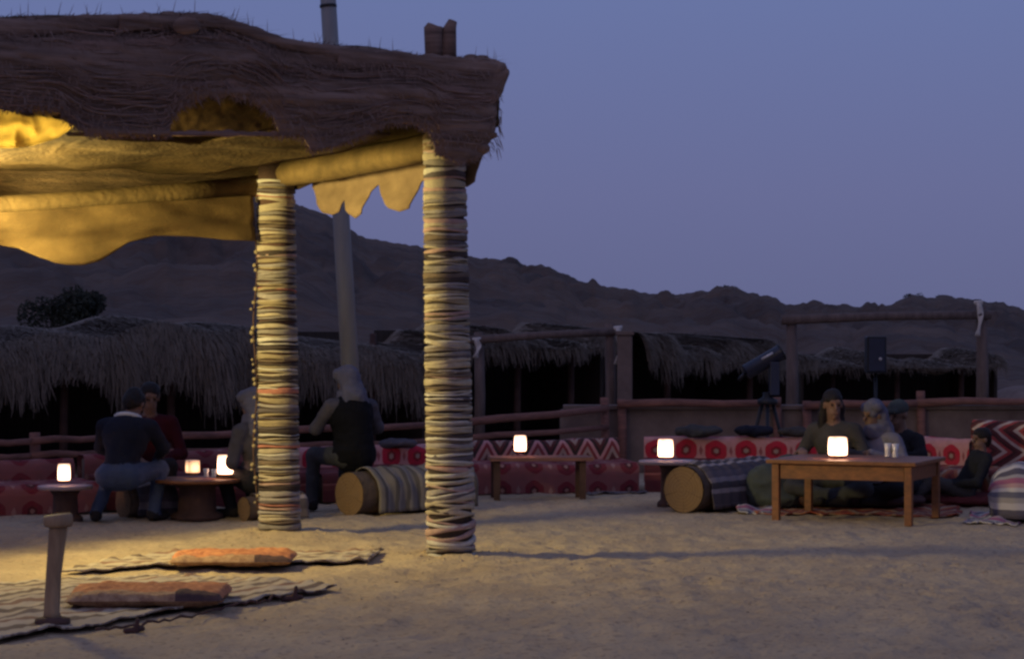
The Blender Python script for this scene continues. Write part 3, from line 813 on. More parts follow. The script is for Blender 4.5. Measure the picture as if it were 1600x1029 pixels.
# ------------------------------------------------------------------ timber frames with white rags
def frame(label, pa, pb, ha, hb, D, r, beam_z, raglist):
    xa, xb = hx(pa, D), hx(pb, D)
    root = tag(empty("timber_frame", (xa, D, 0)), label, "frame")
    for x, h, s in ((0, ha, 1), (xb - xa, hb, 2)):
        b = MB(); b.tube([(x, 0, 0), (x + 0.015, 0, h * 0.55), (x, 0, h)], [r * 1.1, r, r * 0.95], 10, jit=0.05, seed=s); b.build("post", m_postwood, root, True)
    b = MB(); b.tube([(-0.12, -0.06, beam_z[0]), ((xb - xa) * 0.5, -0.06, (beam_z[0] + beam_z[1]) / 2 + 0.015), (xb - xa + 0.1, -0.06, beam_z[1])], [r * 0.85, r * 0.75, r * 0.8], 9, jit=0.05, seed=5)
    b.build("beam", m_postwood, root, True)
    for (px, z0, z1) in raglist:
        x = hx(px, D) - xa
        nv = []
        for i in range(12):
            q = i / 11
            for j in range(4):
                nv.append((x + (j / 3 - 0.5) * 0.055 * (1 + 0.4 * math.sin(q * 7)) + 0.02 * math.sin(q * 4), -r - 0.05 - 0.015 * math.sin(q * 9 + j), z1 + (z0 - z1) * q))
        o = obj("white_rag", nv, grid_faces(12, 4), m_white, root)
        o.modifiers.new("thick", 'SOLIDIFY').thickness = 0.006
        kn = MB(); kn.tube([(x - 0.05, -r - 0.03, z1), (x + 0.05, -r - 0.03, z1 + 0.01)], 0.024, 8); kn.build("knot", m_white, root, True)
    return root
frame("grey timber frame with a sloping beam and white rags, right of the front post", 748, 952, 1.60, 1.70, 25.4, 0.06, (1.50, 1.60), [(745, 1.30, 1.51), (965, 1.22, 1.64)])
frame("tall timber goalpost-like frame with one white rag, behind the big table", 1236, 1533, 1.80, 1.90, 25.6, 0.07, (1.74, 1.80), [(1526, 1.55, 1.94)])

# ------------------------------------------------------------------ telescope and upright device behind the wall
tp = Vector((hx(1195, 23.6), 23.6, 0))
tel = tag(empty("telescope", tp), "dark navy telescope tube tilted up on a stand, left of tall frame", "telescope")
ax = Vector((0.30, 0.02, 0.17)).normalized()
c = Vector((0, 0, 1.265))
b = MB(); b.tube([c - ax * 0.24, c - ax * 0.235, c + ax * 0.2, c + ax * 0.205], [0.07, 0.085, 0.085, 0.09], 18); b.build("tube", m_navy, tel, True)
b = MB(); b.tube([c + ax * 0.196, c + ax * 0.215], [0.096, 0.096], 18); b.build("tube_ring", m_black, tel, True)
b = MB(); b.tube([c - ax * 0.05 + Vector((0.0, -0.085, 0.05)), c + ax * 0.09 + Vector((0.0, -0.085, 0.05))], 0.012, 8); b.build("finder_scope", m_white, tel, True)
b = MB(); b.tube([c - ax * 0.24, c - ax * 0.33 + Vector((0, 0, -0.04))], 0.022, 8); b.build("eyepiece", m_black, tel, True)
b = MB(); b.box((0.1, 0, 1.08), (0.10, 0.16, 0.36), bev=0.01); b.build("fork_arm", m_navy, tel)
b = MB(); b.lathe([(0.11, 0), (0.11, 0.05), (0.05, 0.08), (0.05, 0.13)], 16, (0.03, 0, 0.80)); b.build("mount", m_black, tel, True)
for k in range(3):
    a = k * 2.094 + 0.4
    b = MB(); b.tube([(0.03 + 0.05 * math.cos(a), 0.05 * math.sin(a), 0.86), (0.03 + 0.3 * math.cos(a), 0.3 * math.sin(a), 0.0)], [0.022, 0.016], 8); b.build("leg", m_black, tel, True)
dp = Vector((hx(1368, 26.4), 26.4, 0))
dev = tag(empty("speaker", dp), "upright black speaker-like box with a pale spot, on a thin stand", "speaker")
b = MB(); b.box((0, 0, 1.33), (0.24, 0.2, 0.45), bev=0.02); b.build("cabinet", m_black, dev)
b = MB(); b.box((0, -0.103, 1.33), (0.19, 0.008, 0.39), bev=0.003); b.build("grille", m_navy, dev)
b = MB(); b.lathe([(0.02, 0), (0.02, 0.012), (0.012, 0.018)], 10); o = b.build("badge", m_white, dev, True); o.location = (0.04, -0.108, 1.28); o.rotation_euler = (R(90), 0, 0)
b = MB(); b.tube([(0, 0, 0.2), (0, 0, 1.11)], 0.02, 10); b.build("pole", m_black, dev, True)
for k in range(3):
    a = k * 2.094 + 0.5
    b = MB(); b.tube([(0, 0, 0.5), (0.3 * math.cos(a), 0.3 * math.sin(a), 0.01)], 0.012, 7); b.build("leg", m_black, dev, True)

# ------------------------------------------------------------------ carpeted benches round the edge
def sweep(name, p0, p1, prof, mat, parent, org, nseg=40, amp=0.012, seed=0, endsag=0.0):
    """prof: list of (depth, z); extruded from p0 to p1 with cloth wrinkles, uv in metres"""
    d = p1 - p0; Ln = d.length; t = d / Ln; n = Vector((-t.y, t.x, 0))
    if n.y < 0: n = -n
    fine = []
    for (a, b_) in zip(prof[:-1], prof[1:]):
        k = max(1, int(math.hypot(b_[0] - a[0], b_[1] - a[1]) / 0.05))
        for q in range(k): fine.append((a[0] + (b_[0] - a[0]) * q / k, a[1] + (b_[1] - a[1]) * q / k))
    fine.append(prof[-1])
    arc = [0.0]
    for a, b_ in zip(fine[:-1], fine[1:]): arc.append(arc[-1] + math.hypot(b_[0] - a[0], b_[1] - a[1]))
    v, uv = [], []
    for i in range(nseg + 1):
        s = i / nseg * Ln
        for j, (dd, z) in enumerate(fine):
            w = float(vnoise(s * 4, arc[j] * 5, 0, seed)) * amp + float(vnoise(s * 11, arc[j] * 9, 0, seed + 1)) * amp * 0.5
            sag = 0.012 * float(vnoise(s * 2.0, 0.3, 0, seed + 2))
            p = p0 + t * s + n * (dd + w * 0.8) + Vector((0, 0, max(z + w * 0.6 + sag * (z > 0.05), 0.004)))
            v.append(p - org); uv.append((s + seed * 0.37, arc[j]))
    return obj(name, v, grid_faces(nseg + 1, len(fine)), mat, parent, True, uv)
def bench(label, a, bq, hs, hb, m_seat, m_back, seed, gap=0.02):
    A, B = Vector((*gx(*a), 0)), Vector((*gx(*bq), 0))
    t = (B - A).normalized()
    A = A + t * gap; B = B - t * gap
    root = tag(empty("carpeted_bench", A), label, "bench")
    n = Vector((-t.y, t.x, 0)); n = -n if n.y < 0 else n
    Ln = (B - A).length
    rz = math.atan2(t.y, t.x); M3 = Matrix.Rotation(rz, 3, 'Z')
    mid = (B - A) / 2
    b = MB(); b.box(mid + n * 0.33 + Vector((0, 0, hs / 2 - 0.02)), (Ln - 0.06, 0.58, hs - 0.05), M3); b.build("seat", m_plaster, root)
    b = MB(); b.box(mid + n * 0.70 + Vector((0, 0, hb / 2 - 0.02)), (Ln - 0.06, 0.12, hb - 0.05), M3); b.build("backrest", m_plaster, root)
    sweep("seat_carpet", A, B, [(0.0, 0.01), (0.0, hs - 0.04), (0.04, hs), (0.58, hs + 0.015)], m_seat, root, A, 44, 0.014, seed)
    sweep("back_carpet", A, B, [(0.60, hs - 0.04), (0.605, hb - 0.04), (0.64, hb), (0.76, hb), (0.80, hb - 0.04), (0.80, 0.05)], m_back, root, A, 44, 0.014, seed + 4)
    return root
bench("dusky red medallion bench at the far left edge", (-90, 812), (162, 801), 0.26, 0.44, m_car_med2, m_car_med2, 1)
bench("red carpeted bench behind the seated group at the left round table", (164, 800), (500, 787), 0.28, 0.47, m_car_plain, m_car_med2, 2)
bench("red and pink bench behind the headscarfed person on the log", (502, 787), (736, 775), 0.28, 0.48, m_car_plain, m_car_med, 3)
bench("bench with black and cream zigzag back behind the middle lantern", (738, 774), (1002, 769), 0.29, 0.50, m_car_med2, m_car_chev, 4)
bench("bench with pale pink back and bold red medallions", (1004, 769), (1300, 770), 0.29, 0.52, m_car_plain, m_car_med, 5)
bench("carpeted bench hidden behind the people at the big table", (1302, 771), (1446, 782), 0.29, 0.55, m_car_orange, m_car_med, 6)
bench("high bench with maroon and cream chevron back at the right edge", (1448, 783), (1700, 801), 0.30, 0.74, m_car_orange, m_car_chev2, 7)

# bundles lying on the bench backs
def bundle(name, label, cat, px, py, D, rx, ry, rz_, mat, seed, lumps=4):
    p = at(px, py, D)
    root = empty(name, p); tag(root, label, cat)
    r = random.Random(seed); pr = []
    for k in range(lumps):
        u = (k + 0.5) / lumps * 2 - 1
        pr.append((1, 'e', V(u * rx * 0.7, r.uniform(-0.02, 0.02), rz_ * r.uniform(0.8, 1.1)), (rx * 0.5, ry, rz_ * r.uniform(0.8, 1.15))))
    o = sdf_obj("cloth", pr, [mat, mat], root, 0.012, 0.03, 0.012, seed)
    return root
bundle("folded_blanket", "pale rolled blanket on the bench back right of the headscarfed person", "blanket", 622, 700, 20.9, 0.19, 0.08, 0.045, c_lav, 3)
bundle("folded_blanket", "dark crumpled blanket on the bench back above the red medallions", "blanket", 1092, 681, 21.75, 0.24, 0.08, 0.05, c_greyd, 5)
bundle("folded_blanket", "dark blue-grey bundle on the bench back below the tilted telescope", "blanket", 1178, 681, 21.8, 0.20, 0.08, 0.055, c_navy, 8)
bundle("folded_blanket", "grey folded blanket on the bench back just left of the long-haired person", "blanket", 1238, 681, 21.8, 0.16, 0.08, 0.05, c_grey, 9, 3)

# ------------------------------------------------------------------ logs with blankets
def log(label, c0, direction, Ln, r, blanket, bl_from, seed, round_end=False):
    d = Vector(direction).normalized()
    o = Vector((c0[0], c0[1], 0))
    root = tag(empty("log_seat", o), label, "log")
    a = Vector((0, 0, r))
    n = 24
    rr = random.Random(seed)
    pts = [a + d * (Ln * k / 8) for k in range(9)]
    b = MB(); b.tube(pts, [r * (1 + 0.02 * rr.uniform(-1, 1)) for _ in pts], n, caps=False, jit=0.012, seed=seed); b.build("bark", m_bark, root, True)
    for k, s in ((0, -0.004), (8, 0.004)):
        b = MB(); cc = pts[k] + d * s
        side = d.cross(Vector((0, 0, 1))).normalized(); up = Vector((0, 0, 1))
        vs = [cc]; fs = []
        for ring in (0.4, 0.75, 0.985):
            for i in range(n):
                t = 2 * math.pi * i / n
                vs.append(cc + (side * math.cos(t) + up * math.sin(t)) * r * ring + d * (0.004 * rr.uniform(-1, 1)))
        for i in range(n): fs.append((0, 1 + i, 1 + (i + 1) % n))
        for q in (0, 1):
            for i in range(n): fs.append((1 + q * n + i, 1 + (q + 1) * n + i, 1 + (q + 1) * n + (i + 1) % n, 1 + q * n + (i + 1) % n))
        uvs = [((q_ - cc).dot(side), (q_ - cc).dot(up)) for q_ in vs]
        obj("cut_face", vs, fs, m_rings, root, True, uvs)
    # draped blanket: arc over the log down to the sand on both sides
    side = d.cross(Vector((0, 0, 1))).normalized()
    nu, nv = 46, 34
    v, uv = [], []
    for i in range(nu):
        s = bl_from + (Ln + 0.03 - bl_from) * i / (nu - 1)
        for j in range(nv):
            q = j / (nv - 1) * 2 - 1
            th = q * 2.15
            R_ = r + 0.022 + 0.012 * float(vnoise(s * 9, th * 2, 0, seed)) + 0.012 * math.sin(s * 40 + 0.6 * math.sin(th * 2)) * 0.6
            if round_end:
                e9 = min(1.0, (s - bl_from) / 0.26); R_ *= 0.12 + 0.88 * math.sqrt(max(0.0, 1 - (1 - e9) ** 2))
            if abs(th) < 1.6:
                p = side * math.sin(th) * R_ + Vector((0, 0, math.cos(th) * R_))
            else:
                e_ = (abs(th) - 1.6)
                p = side * (math.copysign(R_ * (1 + 0.10 * e_), th)) + Vector((0, 0, -e_ * r * 1.45 - 0.03 * R_))
            p = p + a + d * (s + 0.015 * float(vnoise(th * 3, s * 3, 0, seed + 2)))
            p.z = max(p.z, 0.012)
            v.append(p); uv.append((s, r * th + 2))
    o_ = obj("blanket", v, grid_faces(nu, nv), blanket, root, True, uv)
    o_.modifiers.new("thick", 'SOLIDIFY').thickness = 0.008
    return root
lx, ly = gx(546, 806)
log("log seat with ribbed grey blanket under the headscarfed person in black", (lx, ly), (0.72, 0.70, 0), 1.25, 0.185, m_blanket_grey, 0.14, 1)
lx2, ly2 = gx(1068, 801)
log("log with pale cut face and dark striped blanket left of the big table", (lx2, ly2), (0.60, 0.80, 0), 1.25, 0.20, m_blanket_dark, 0.10, 2)
lx3, ly3 = gx(1640, 816)
log("log draped in a pink, white and navy striped blanket at the right edge", (lx3 - 0.24, ly3 + 0.15), (0.95, -0.31, 0), 1.3, 0.225, m_blanket_stripe, -0.20, 3, True)
lx4, ly4 = gx(192, 812)
log("short log seat beneath the person in jeans", (lx4 - 0.02, ly4 + 0.14), (0.8, 0.6, 0), 0.4, 0.14, m_blanket_dark, 0.05, 4)
lx5, ly5 = gx(385, 806)
log("log seat beneath the lavender-shirted person half hidden by the rear post", (lx5 + 0.05, ly5 - 0.55), (0.8, 0.6, 0), 0.5, 0.10, m_blanket_dark, 0.10, 5)

# trailing edge of the striped blanket on the sand
def flat_cloth(name, label, cat, corners, mat, seed, amp=0.02, nu=50, nv=24, lift=0.012, ragged=0.02, group=None):
    c = [Vector((*gx(*q), 0)) for q in corners]            # four corners, order: 00, 10, 11, 01
    L0 = (c[1] - c[0]).length; L1 = (c[3] - c[0]).length
    u, w = np.meshgrid(np.linspace(0, 1, nu), np.linspace(0, 1, nv), indexing='ij')
    C4 = [np.array(q) for q in c]
    p = (C4[0] * ((1 - u) * (1 - w))[..., None] + C4[1] * (u * (1 - w))[..., None] + C4[2] * (u * w)[..., None] + C4[3] * ((1 - u) * w)[..., None])
    eg = np.zeros((nu, nv)); eg[[0, -1], :] = 1; eg[:, [0, -1]] = 1
    X, Y = p[..., 0] + ragged * eg * vnoise(u * 17, w * 17, 0, seed), p[..., 1] + ragged * 2 * eg * vnoise(u * 15, w * 15, 3.3, seed)
    e_ = np.minimum(np.minimum(u, 1 - u), np.minimum(w, 1 - w))
    Z = gh(X, Y) + lift + amp * np.maximum(0, fbm(X * 4.5, Y * 3.0, 0, seed, 3)) + np.where(e_ < 0.03, 0.02 * np.maximum(0, vnoise(u * 22, w * 22, 1.7, seed)), 0)
    v = np.stack([X, Y, Z], -1).reshape(-1, 3); uv = np.stack([u * L0, w * L1], -1).reshape(-1, 2)
    o = obj(name, v, grid_faces(nu, nv), mat, None, True, uv)
    o.modifiers.new("thick", 'SOLIDIFY').thickness = 0.01
    tag(o, label, cat, group)
    return o
flat_cloth("blanket", "striped blanket end lying on the sand beside the right-edge log", "blanket", [(1505, 818), (1590, 822), (1600, 806), (1520, 806)], m_blanket_stripe, 5, 0.06, 30, 14, 0.015)
flat_cloth("rug", "small pale cloth lying on the sand left of the big table", "rug", [(1150, 803), (1205, 803), (1215, 793), (1160, 793)], m_blanket_stripe, 6, 0.05, 20, 10)
flat_cloth("rug", "dark thin mat on the sand in front of the bench, behind the round lantern table", "rug", [(915, 774), (1010, 772), (1010, 769), (920, 770)], m_blanket_dark, 7, 0.02, 20, 8)

# ------------------------------------------------------------------ pergola
pg = tag(empty("pergola", P1), "flat-roofed pergola with rag-wrapped posts and dark woolly tent-cloth edge", "pergola")
O = Vector(pg.location)
Rc = Vector((-0.085, 14.4, 0)); U = Vector((-2.86, -1.9, 0)).normalized(); Wv = Vector((-0.63, 0.777, 0)).normalized()
def front_pt(px, off=0.0):
    """distance of the front edge (moved back by 'off' along the side) where image column px meets it"""
    r0 = Rc + Wv * off; k = (px - CX) / F
    s = (k * r0.y - r0.x) / (U.x - k * U.y)
    return r0 + U * s
def side_pt(px, off=0.0):
    r0 = Rc + U * off; k = (px - CX) / F
    s = (k * r0.y - r0.x) / (Wv.x - k * Wv.y)
    return r0 + Wv * s
def zy(py, D): return CH - (py - HY) / F * D
ftx = [-520, -200, 0, 100, 200, 290, 340, 400, 440, 520, 600, 665, 760, 786]
fty = [30, 32, 28, 26, 24, 20, 26, 48, 64, 72, 80, 88, 92, 101]
fbx = [-520, -100, 0, 70, 90, 110, 140, 300, 470, 484, 520, 551, 602, 645, 668, 682, 722, 752, 766, 772, 786]
fby = [180, 172, 171, 170, 174, 194, 211, 212, 213, 238, 230, 218, 195, 192, 205, 240, 256, 244, 215, 180, 118]
def fascia_sheet(name, x0, x1, top_fn, bot_fn, mat, outward, seed, amp=0.034, holes=True, step=5, nr=44, bulge=0.05):
    pxs = np.arange(x0, x1 + 0.1, step); v = []; nrm = Vector((U.y, -U.x, 0)); nrm = -nrm if nrm.y > 0 else nrm
    pts = [front_pt(px) for px in pxs]
    yt = np.array([top_fn(px) for px in pxs]) + 1.5 * vnoise(pxs / 7, 0.2, 0, seed); yb = np.array([bot_fn(px) for px in pxs]) + 1.5 * vnoise(pxs / 9, 0.7, 0, seed)
    PX = np.array([p.x for p in pts])[:, None]; D = np.array([p.y for p in pts])[:, None]
    q = np.linspace(0, 1, nr)[None, :]
    Z = CH - (yt[:, None] + (yb - yt)[:, None] * q - HY) / F * D
    off = outward + amp * fbm(PX * 0.9 + 0 * Z, Z * 9 + 0.35 * np.sin(PX * 2.3), 0, seed, 4) + 0.008 * vnoise(PX * 12 + 0 * Z, Z * 60, 0, seed + 3) + bulge * np.sin(q * math.pi)
    v = np.stack([PX + nrm.x * off - O.x, D + nrm.y * off - O.y, Z - O.z], -1).reshape(-1, 3)
    f = grid_faces(len(pxs), nr)
    o = obj(name, v, f, mat, pg)
    o.modifiers.new("thick", 'SOLIDIFY').thickness = 0.014
    return o
ft = lambda px: float(np.interp(px, ftx, fty)); fb = lambda px: float(np.interp(px, fbx, fby))
def fb_arch(px):
    if 262 < px < 432:
        return 208 - 58 * math.sqrt(max(0, 1 - ((px - 347) / 85) ** 2)) + 3 * math.sin(px * 0.19) * max(0, 1 - abs(px - 347) / 85)
    return fb(px)
fascia_sheet("front_cloth", -520, 786, ft, fb_arch, m_fascia, 0.0, 51, step=3)
fascia_sheet("hem_strip", 240, 456, lambda px: 205.5, lambda px: 213, m_fascia2, 0.004, 52, 0.004, False, 4, 4, 0.0)
fb_s2 = lambda px: min(fb_arch(px), 236.0)
# extra layered strips of woven cloth lying over the front cloth (frayed mats in bands)
def band(x0, x1, ya, yb, mat, seed, out=0.05):
    ca = lambda px: ft(px) + (fb_s(px) - ft(px)) * ya + 2.5 * math.sin(px / 47 + seed)
    cb = lambda px: ft(px) + (fb_s(px) - ft(px)) * yb + 3.0 * math.sin(px / 61 + seed * 2)
    return fascia_sheet("woven_strip", x0, x1, ca, cb, mat, out * 0.5 + 0.012, 60 + seed, 0.016, False, 6, 10, 0.012)
fb_s = lambda px: float(np.interp(px, [-520, 0, 150, 250, 347, 440, 520, 600, 680, 730, 786], [172, 171, 160, 150, 142, 158, 200, 190, 205, 222, 215]))
band(-520, 230, 0.02, 0.20, m_fascia, 1); band(180, 560, 0.03, 0.17, m_fascia, 2, 0.06); band(520, 778, 0.04, 0.26, m_fascia, 3, 0.055)
band(-400, 420, 0.30, 0.46, m_fascia2, 4, 0.045); band(330, 770, 0.36, 0.56, m_fascia2, 5, 0.05); band(-520, 160, 0.60, 0.80, m_fascia, 6, 0.05); band(420, 760, 0.66, 0.86, m_fascia, 7, 0.06)
band(150, 460, 0.64, 0.94, m_fascia2, 8, 0.04)
# roof top: reed mat from the front edge to the back
def plate(name, a0, a1, b0, b1, zf, mat, seed, nu=60, nv=26, amp=0.03, th=0.02):
    v = []
    for i in range(nu):
        for j in range(nv):
            a = a0 + (a1 - a0) * i / (nu - 1); bs = b0(a) if callable(b0) else b0; w = bs + (b1 - bs) * j / (nv - 1)
            p = Rc + U * a + Wv * w
            p.z = zf(a, w) + amp * float(fbm(a * 1.6, w * 1.6, 0, seed, 3))
            v.append(p - O)
    o = obj(name, v, grid_faces(nu, nv), mat, pg)
    o.modifiers.new("thick", 'SOLIDIFY').thickness = th
    return o
def topz(a, w):
    px = CX + F * (Rc + U * a).x / (Rc + U * a).y
    return zy(ft(px), (Rc + U * a).y) - 0.03 - 0.05 * w
plate("roof_mat", 0.02, 5.4, 0.02, 2.95, topz, m_reedback, 71, 90)
# long reed strands lying along the front cloth
sv_, sf_ = [], []
rs = random.Random(77)
nrm_f = Vector((U.y, -U.x, 0)); nrm_f = -nrm_f if nrm_f.y > 0 else nrm_f
for k in range(520):
    pxc = rs.uniform(-420, 760); ln = rs.uniform(40, 260); q0 = rs.uniform(0.02, 0.97); dq = rs.gauss(0, 0.05); w = rs.uniform(0.002, 0.007); out = rs.uniform(0.006, 0.034)
    ph = rs.uniform(0, 6); n0 = len(sv_); cnt_ = 0
    for i in range(12):
        px = pxc + ln * (i / 11 - 0.5)
        if px > 778: break
        qq = min(max(q0 + dq * (i / 11 - 0.5) + 0.012 * math.sin(i * 0.7 + ph), 0.01), 0.985)
        y = ft(px) + (fb_s2(px) - ft(px)) * qq
        p = front_pt(px) + nrm_f * (out + 0.05 * math.sin(qq * math.pi) + 0.012 * math.sin(i * 0.9 + ph)); z = zy(y, p.y)
        sv_.extend([p + Vector((0, 0, z + w)) - O, p + nrm_f * w * 0.8 + Vector((0, 0, z)) - O, p + Vector((0, 0, z - w)) - O]); cnt_ += 1
    for i in range(cnt_ - 1):
        b0 = n0 + 3 * i
        sf_.extend([(b0, b0 + 1, b0 + 4, b0 + 3), (b0 + 1, b0 + 2, b0 + 5, b0 + 4)])
tag(obj("reed_strands", sv_, sf_, [m_fascia, m_fascia2, m_strand], pg, False, None, [(i // 22) % 3 for i in range(len(sf_))]), kind="stuff")
def ceil_front(a):
    p = Rc + U * a; px = CX + F * p.x / p.y
    return 0.12 + 0.75 * min(1.0, max(0.0, (100 - abs(px - 347)) / 14))
plate("ceiling_cloth", 0.75, 5.3, ceil_front, 2.75, lambda a, w: 2.80 - 0.05 * math.sin(min(w / 2.7, 1) * math.pi) - 0.03 * w - 0.02 * a * (w / 2.7), m_ceil, 73, 80, 30, 0.035)
# sagging fold of ceiling cloth at the left, lamplight painted into its colour
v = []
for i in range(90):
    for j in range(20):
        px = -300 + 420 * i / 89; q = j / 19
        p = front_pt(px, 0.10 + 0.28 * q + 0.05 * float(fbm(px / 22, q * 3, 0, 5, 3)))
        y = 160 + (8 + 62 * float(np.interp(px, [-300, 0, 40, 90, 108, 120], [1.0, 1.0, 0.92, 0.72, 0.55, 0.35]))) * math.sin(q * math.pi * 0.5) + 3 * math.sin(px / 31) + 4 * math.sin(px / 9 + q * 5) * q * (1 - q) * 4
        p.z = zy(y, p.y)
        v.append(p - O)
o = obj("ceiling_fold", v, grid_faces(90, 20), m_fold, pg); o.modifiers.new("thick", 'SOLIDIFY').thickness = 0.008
# sheet added behind the arch, lamp glints painted as colour noise
m_lining = M("brown_glint_lining", (0.17, 0.105, 0.045), (0.045, 0.028, 0.017), scale=8.0, bump=0.6, bscale=30, bdist=0.02)
_nt = m_lining.node_tree; _b = _nt.nodes["Principled BSDF"]; _t = _nt.nodes.new("ShaderNodeBsdfTranslucent")
_rp = [n for n in _nt.nodes if n.type == 'VALTORGB'][0]; _nt.links.new(_rp.outputs[0], _t.inputs[0])
_mx = _nt.nodes.new("ShaderNodeMixShader"); _mx.inputs[0].default_value = 0.16
_rp.color_ramp.elements[0].position = 0.42; _rp.color_ramp.elements[1].position = 0.80
_nt.links.new(_b.outputs[0], _mx.inputs[1]); _nt.links.new(_t.outputs[0], _mx.inputs[2]); _nt.links.new(_mx.outputs[0], _nt.nodes["Material Output"].inputs[0])
v = []
for i in range(60):
    for j in range(24):
        px = 225 + 250 * i / 59; q = j / 23
        p = front_pt(px, 0.22 + 0.03 * float(fbm(px / 24, q * 4, 0, 8, 3)) + 0.1 * q)
        p.z = zy(118 + 90 * q, p.y)
        v.append(p - O)
o = obj("arch_glint_sheet", v, grid_faces(60, 24), m_lining, pg)
# slim rod carrying the hem
b = MB(); b.tube([front_pt(px, 0.03) + Vector((0, 0, zy(210, front_pt(px, 0.03).y))) - O for px in (104, 200, 340, 472)], 0.013, 8); b.build("hem_rod", m_beam, pg, True)
# right-hand side: inner cloth band, beam, scalloped rags
def side_sheet(name, x0, x1, top, bot, mat, off, seed, step=4, nr=18, amp=0.02):
    pxs = np.arange(x0, x1 + 0.1, step); v = []
    nrm = -U
    for i, px in enumerate(pxs):
        p = side_pt(px, off); D = p.y; yt, yb = top(px), bot(px)
        for j in range(nr):
            y = yt + (yb - yt) * j / (nr - 1); z = zy(y, D)
            v.append(p + nrm * amp * float(fbm(p.y * 3, z * 5, 0, seed, 3)) + Vector((0, 0, z)) - O)
    o = obj(name, v, grid_faces(len(pxs), nr), mat, pg)
    o.modifiers.new("thick", 'SOLIDIFY').thickness = 0.01
    return o
side_sheet("side_cloth", 425, 782, lambda px: float(np.interp(px, [425, 500, 780], [120, 112, 104])), lambda px: float(np.interp(px, [425, 470, 600, 670, 720, 782], [300, 293, 262, 238, 236, 200])) + 3 * math.sin(px / 9), m_ceil, 0.02, 81)
def sbot(px):
    xs_ = [488, 496, 505, 520, 533, 538, 545, 560, 570, 578, 588, 596, 612, 628, 642, 650, 656, 664]
    ys_ = [292, 318, 332, 336, 330, 312, 330, 341, 334, 300, 288, 306, 326, 331, 326, 300, 284, 278]
    return float(np.interp(px, xs_, ys_))
side_sheet("scalloped_rag", 488, 664, lambda px: float(np.interp(px, [488, 664], [282, 236])), sbot, m_valance2, -0.05, 83, 2, 14, 0.03)
side_sheet("scalloped_rag", 712, 754, lambda px: 236, lambda px: float(np.interp(px, [712, 720, 730, 742, 750, 754], [262, 284, 292, 284, 262, 246])), m_valance2, -0.05, 84, 2, 12, 0.02)
t1 = Vector((P1.x, P1.y, 2.80)) - O; t2 = Vector((P2.x, P2.y, 2.70)) - O
dd = (t2 - t1)
b = MB(); b.tube([t1 - dd * 0.10, t1 + dd * 0.3 + Vector((0, 0, -0.02)), t1 + dd * 0.7 + Vector((0, 0, -0.01)), t2 + dd * 0.1], [0.10, 0.095, 0.10, 0.09], 14, jit=0.06, seed=4); b.build("side_beam", m_beam, pg, True)
# rear: reed wall band, cloth-wrapped beam, hanging sackcloth valance
def rear_sheet(name, x0, x1, top, bot, mat, off, seed, step=6, nr=20, amp=0.03):
    pxs = np.arange(x0, x1 + 0.1, step); v = []
    for px in pxs:
        p = front_pt(px, off); yt, yb = top(px), bot(px)
        for j in range(nr):
            y = yt + (yb - yt) * j / (nr - 1); z = zy(y, p.y)
            v.append(p + Wv * amp * float(fbm(p.x * 1.5, z * 6, 0, seed, 3)) + Vector((0, 0, z)) - O)
    o = obj(name, v, grid_faces(len(pxs), nr), mat, pg)
    o.modifiers.new("thick", 'SOLIDIFY').thickness = 0.012
    return o
rear_sheet("rear_reed_mat", -420, 445, lambda px: 175, lambda px: float(np.interp(px, [-420, 0, 445], [352, 318, 290])), m_reedback, 2.72, 91)
pts = [front_pt(px, 2.56) + Vector((0, 0, zy(y, front_pt(px, 2.56).y))) - O for px, y in ((-420, 375), (-150, 345), (0, 326), (140, 318), (280, 305), (440, 286))]
b = MB(); b.tube(pts, [0.09, 0.092, 0.088, 0.09, 0.085, 0.08], 14, jit=0.04, seed=8); b.build("rear_beam", m_beam, pg, True)
rear_sheet("sackcloth_valance", -420, 400, lambda px: float(np.interp(px, [-420, 0, 400], [372, 332, 305])),
           lambda px: float(np.interp(px, [-420, -300, -150, 0, 30, 60, 85, 105, 130, 155, 180, 205, 240, 300, 350, 400], [470, 430, 400, 383, 388, 402, 411, 414, 414, 408, 394, 378, 368, 369, 375, 377])), m_valance, 2.46, 93)
# dry reed tips and frayed fibres along the roof edge
tv, tf = [], []
def fibre(p, d, w):
    n = len(tv); s = U * w
    tv.extend([p - s - O, p + s - O, p + d * 0.6 + s * 0.6 - O, p + d * 0.6 - s * 0.6 - O, p + d - O]); tf.extend([(n, n + 1, n + 2, n + 3), (n + 3, n + 2, n + 4)])
rr = random.Random(4)
for _ in range(620):
    px = rr.uniform(-420, 778); p = front_pt(px, rr.uniform(0.0, 0.3)); p.z = zy(ft(px), p.y) - 0.03
    long_ = rr.random() < 0.10
    fibre(p, Vector((rr.gauss(0, 0.03), rr.gauss(0, 0.02), rr.uniform(0.09, 0.15) if long_ else rr.uniform(0.015, 0.04))), 0.003 if long_ else 0.0025)
for _ in range(1400):
    px = rr.uniform(-420, 770); p = front_pt(px, -0.05 - rr.uniform(0, 0.04)); y0, y1 = ft(px), fb_s(px)
    p.z = zy(rr.uniform(y0 + 4, y1), p.y)
    fibre(p, Vector((rr.gauss(0, 0.05), rr.gauss(0, 0.01) - 0.01, -rr.uniform(0.02, 0.07))), 0.002)
fr = [0.2, 0.17, 0.26, 0.46, 0.56, 0.8, 0.86, 0.94]
for _ in range(2400):
    px = rr.uniform(-300, 772); q_ = rr.choice(fr) + rr.gauss(0, 0.035)
    p = front_pt(px, -0.045 - rr.uniform(0, 0.05)); y0, y1 = ft(px), fb_s2(px)
    p.z = zy(y0 + (y1 - y0) * min(max(q_, 0), 0.98), p.y)
    fibre(p, Vector((rr.gauss(0, 0.03), rr.gauss(0, 0.01) - 0.012, -rr.uniform(0.02, 0.075))), rr.uniform(0.0018, 0.004))
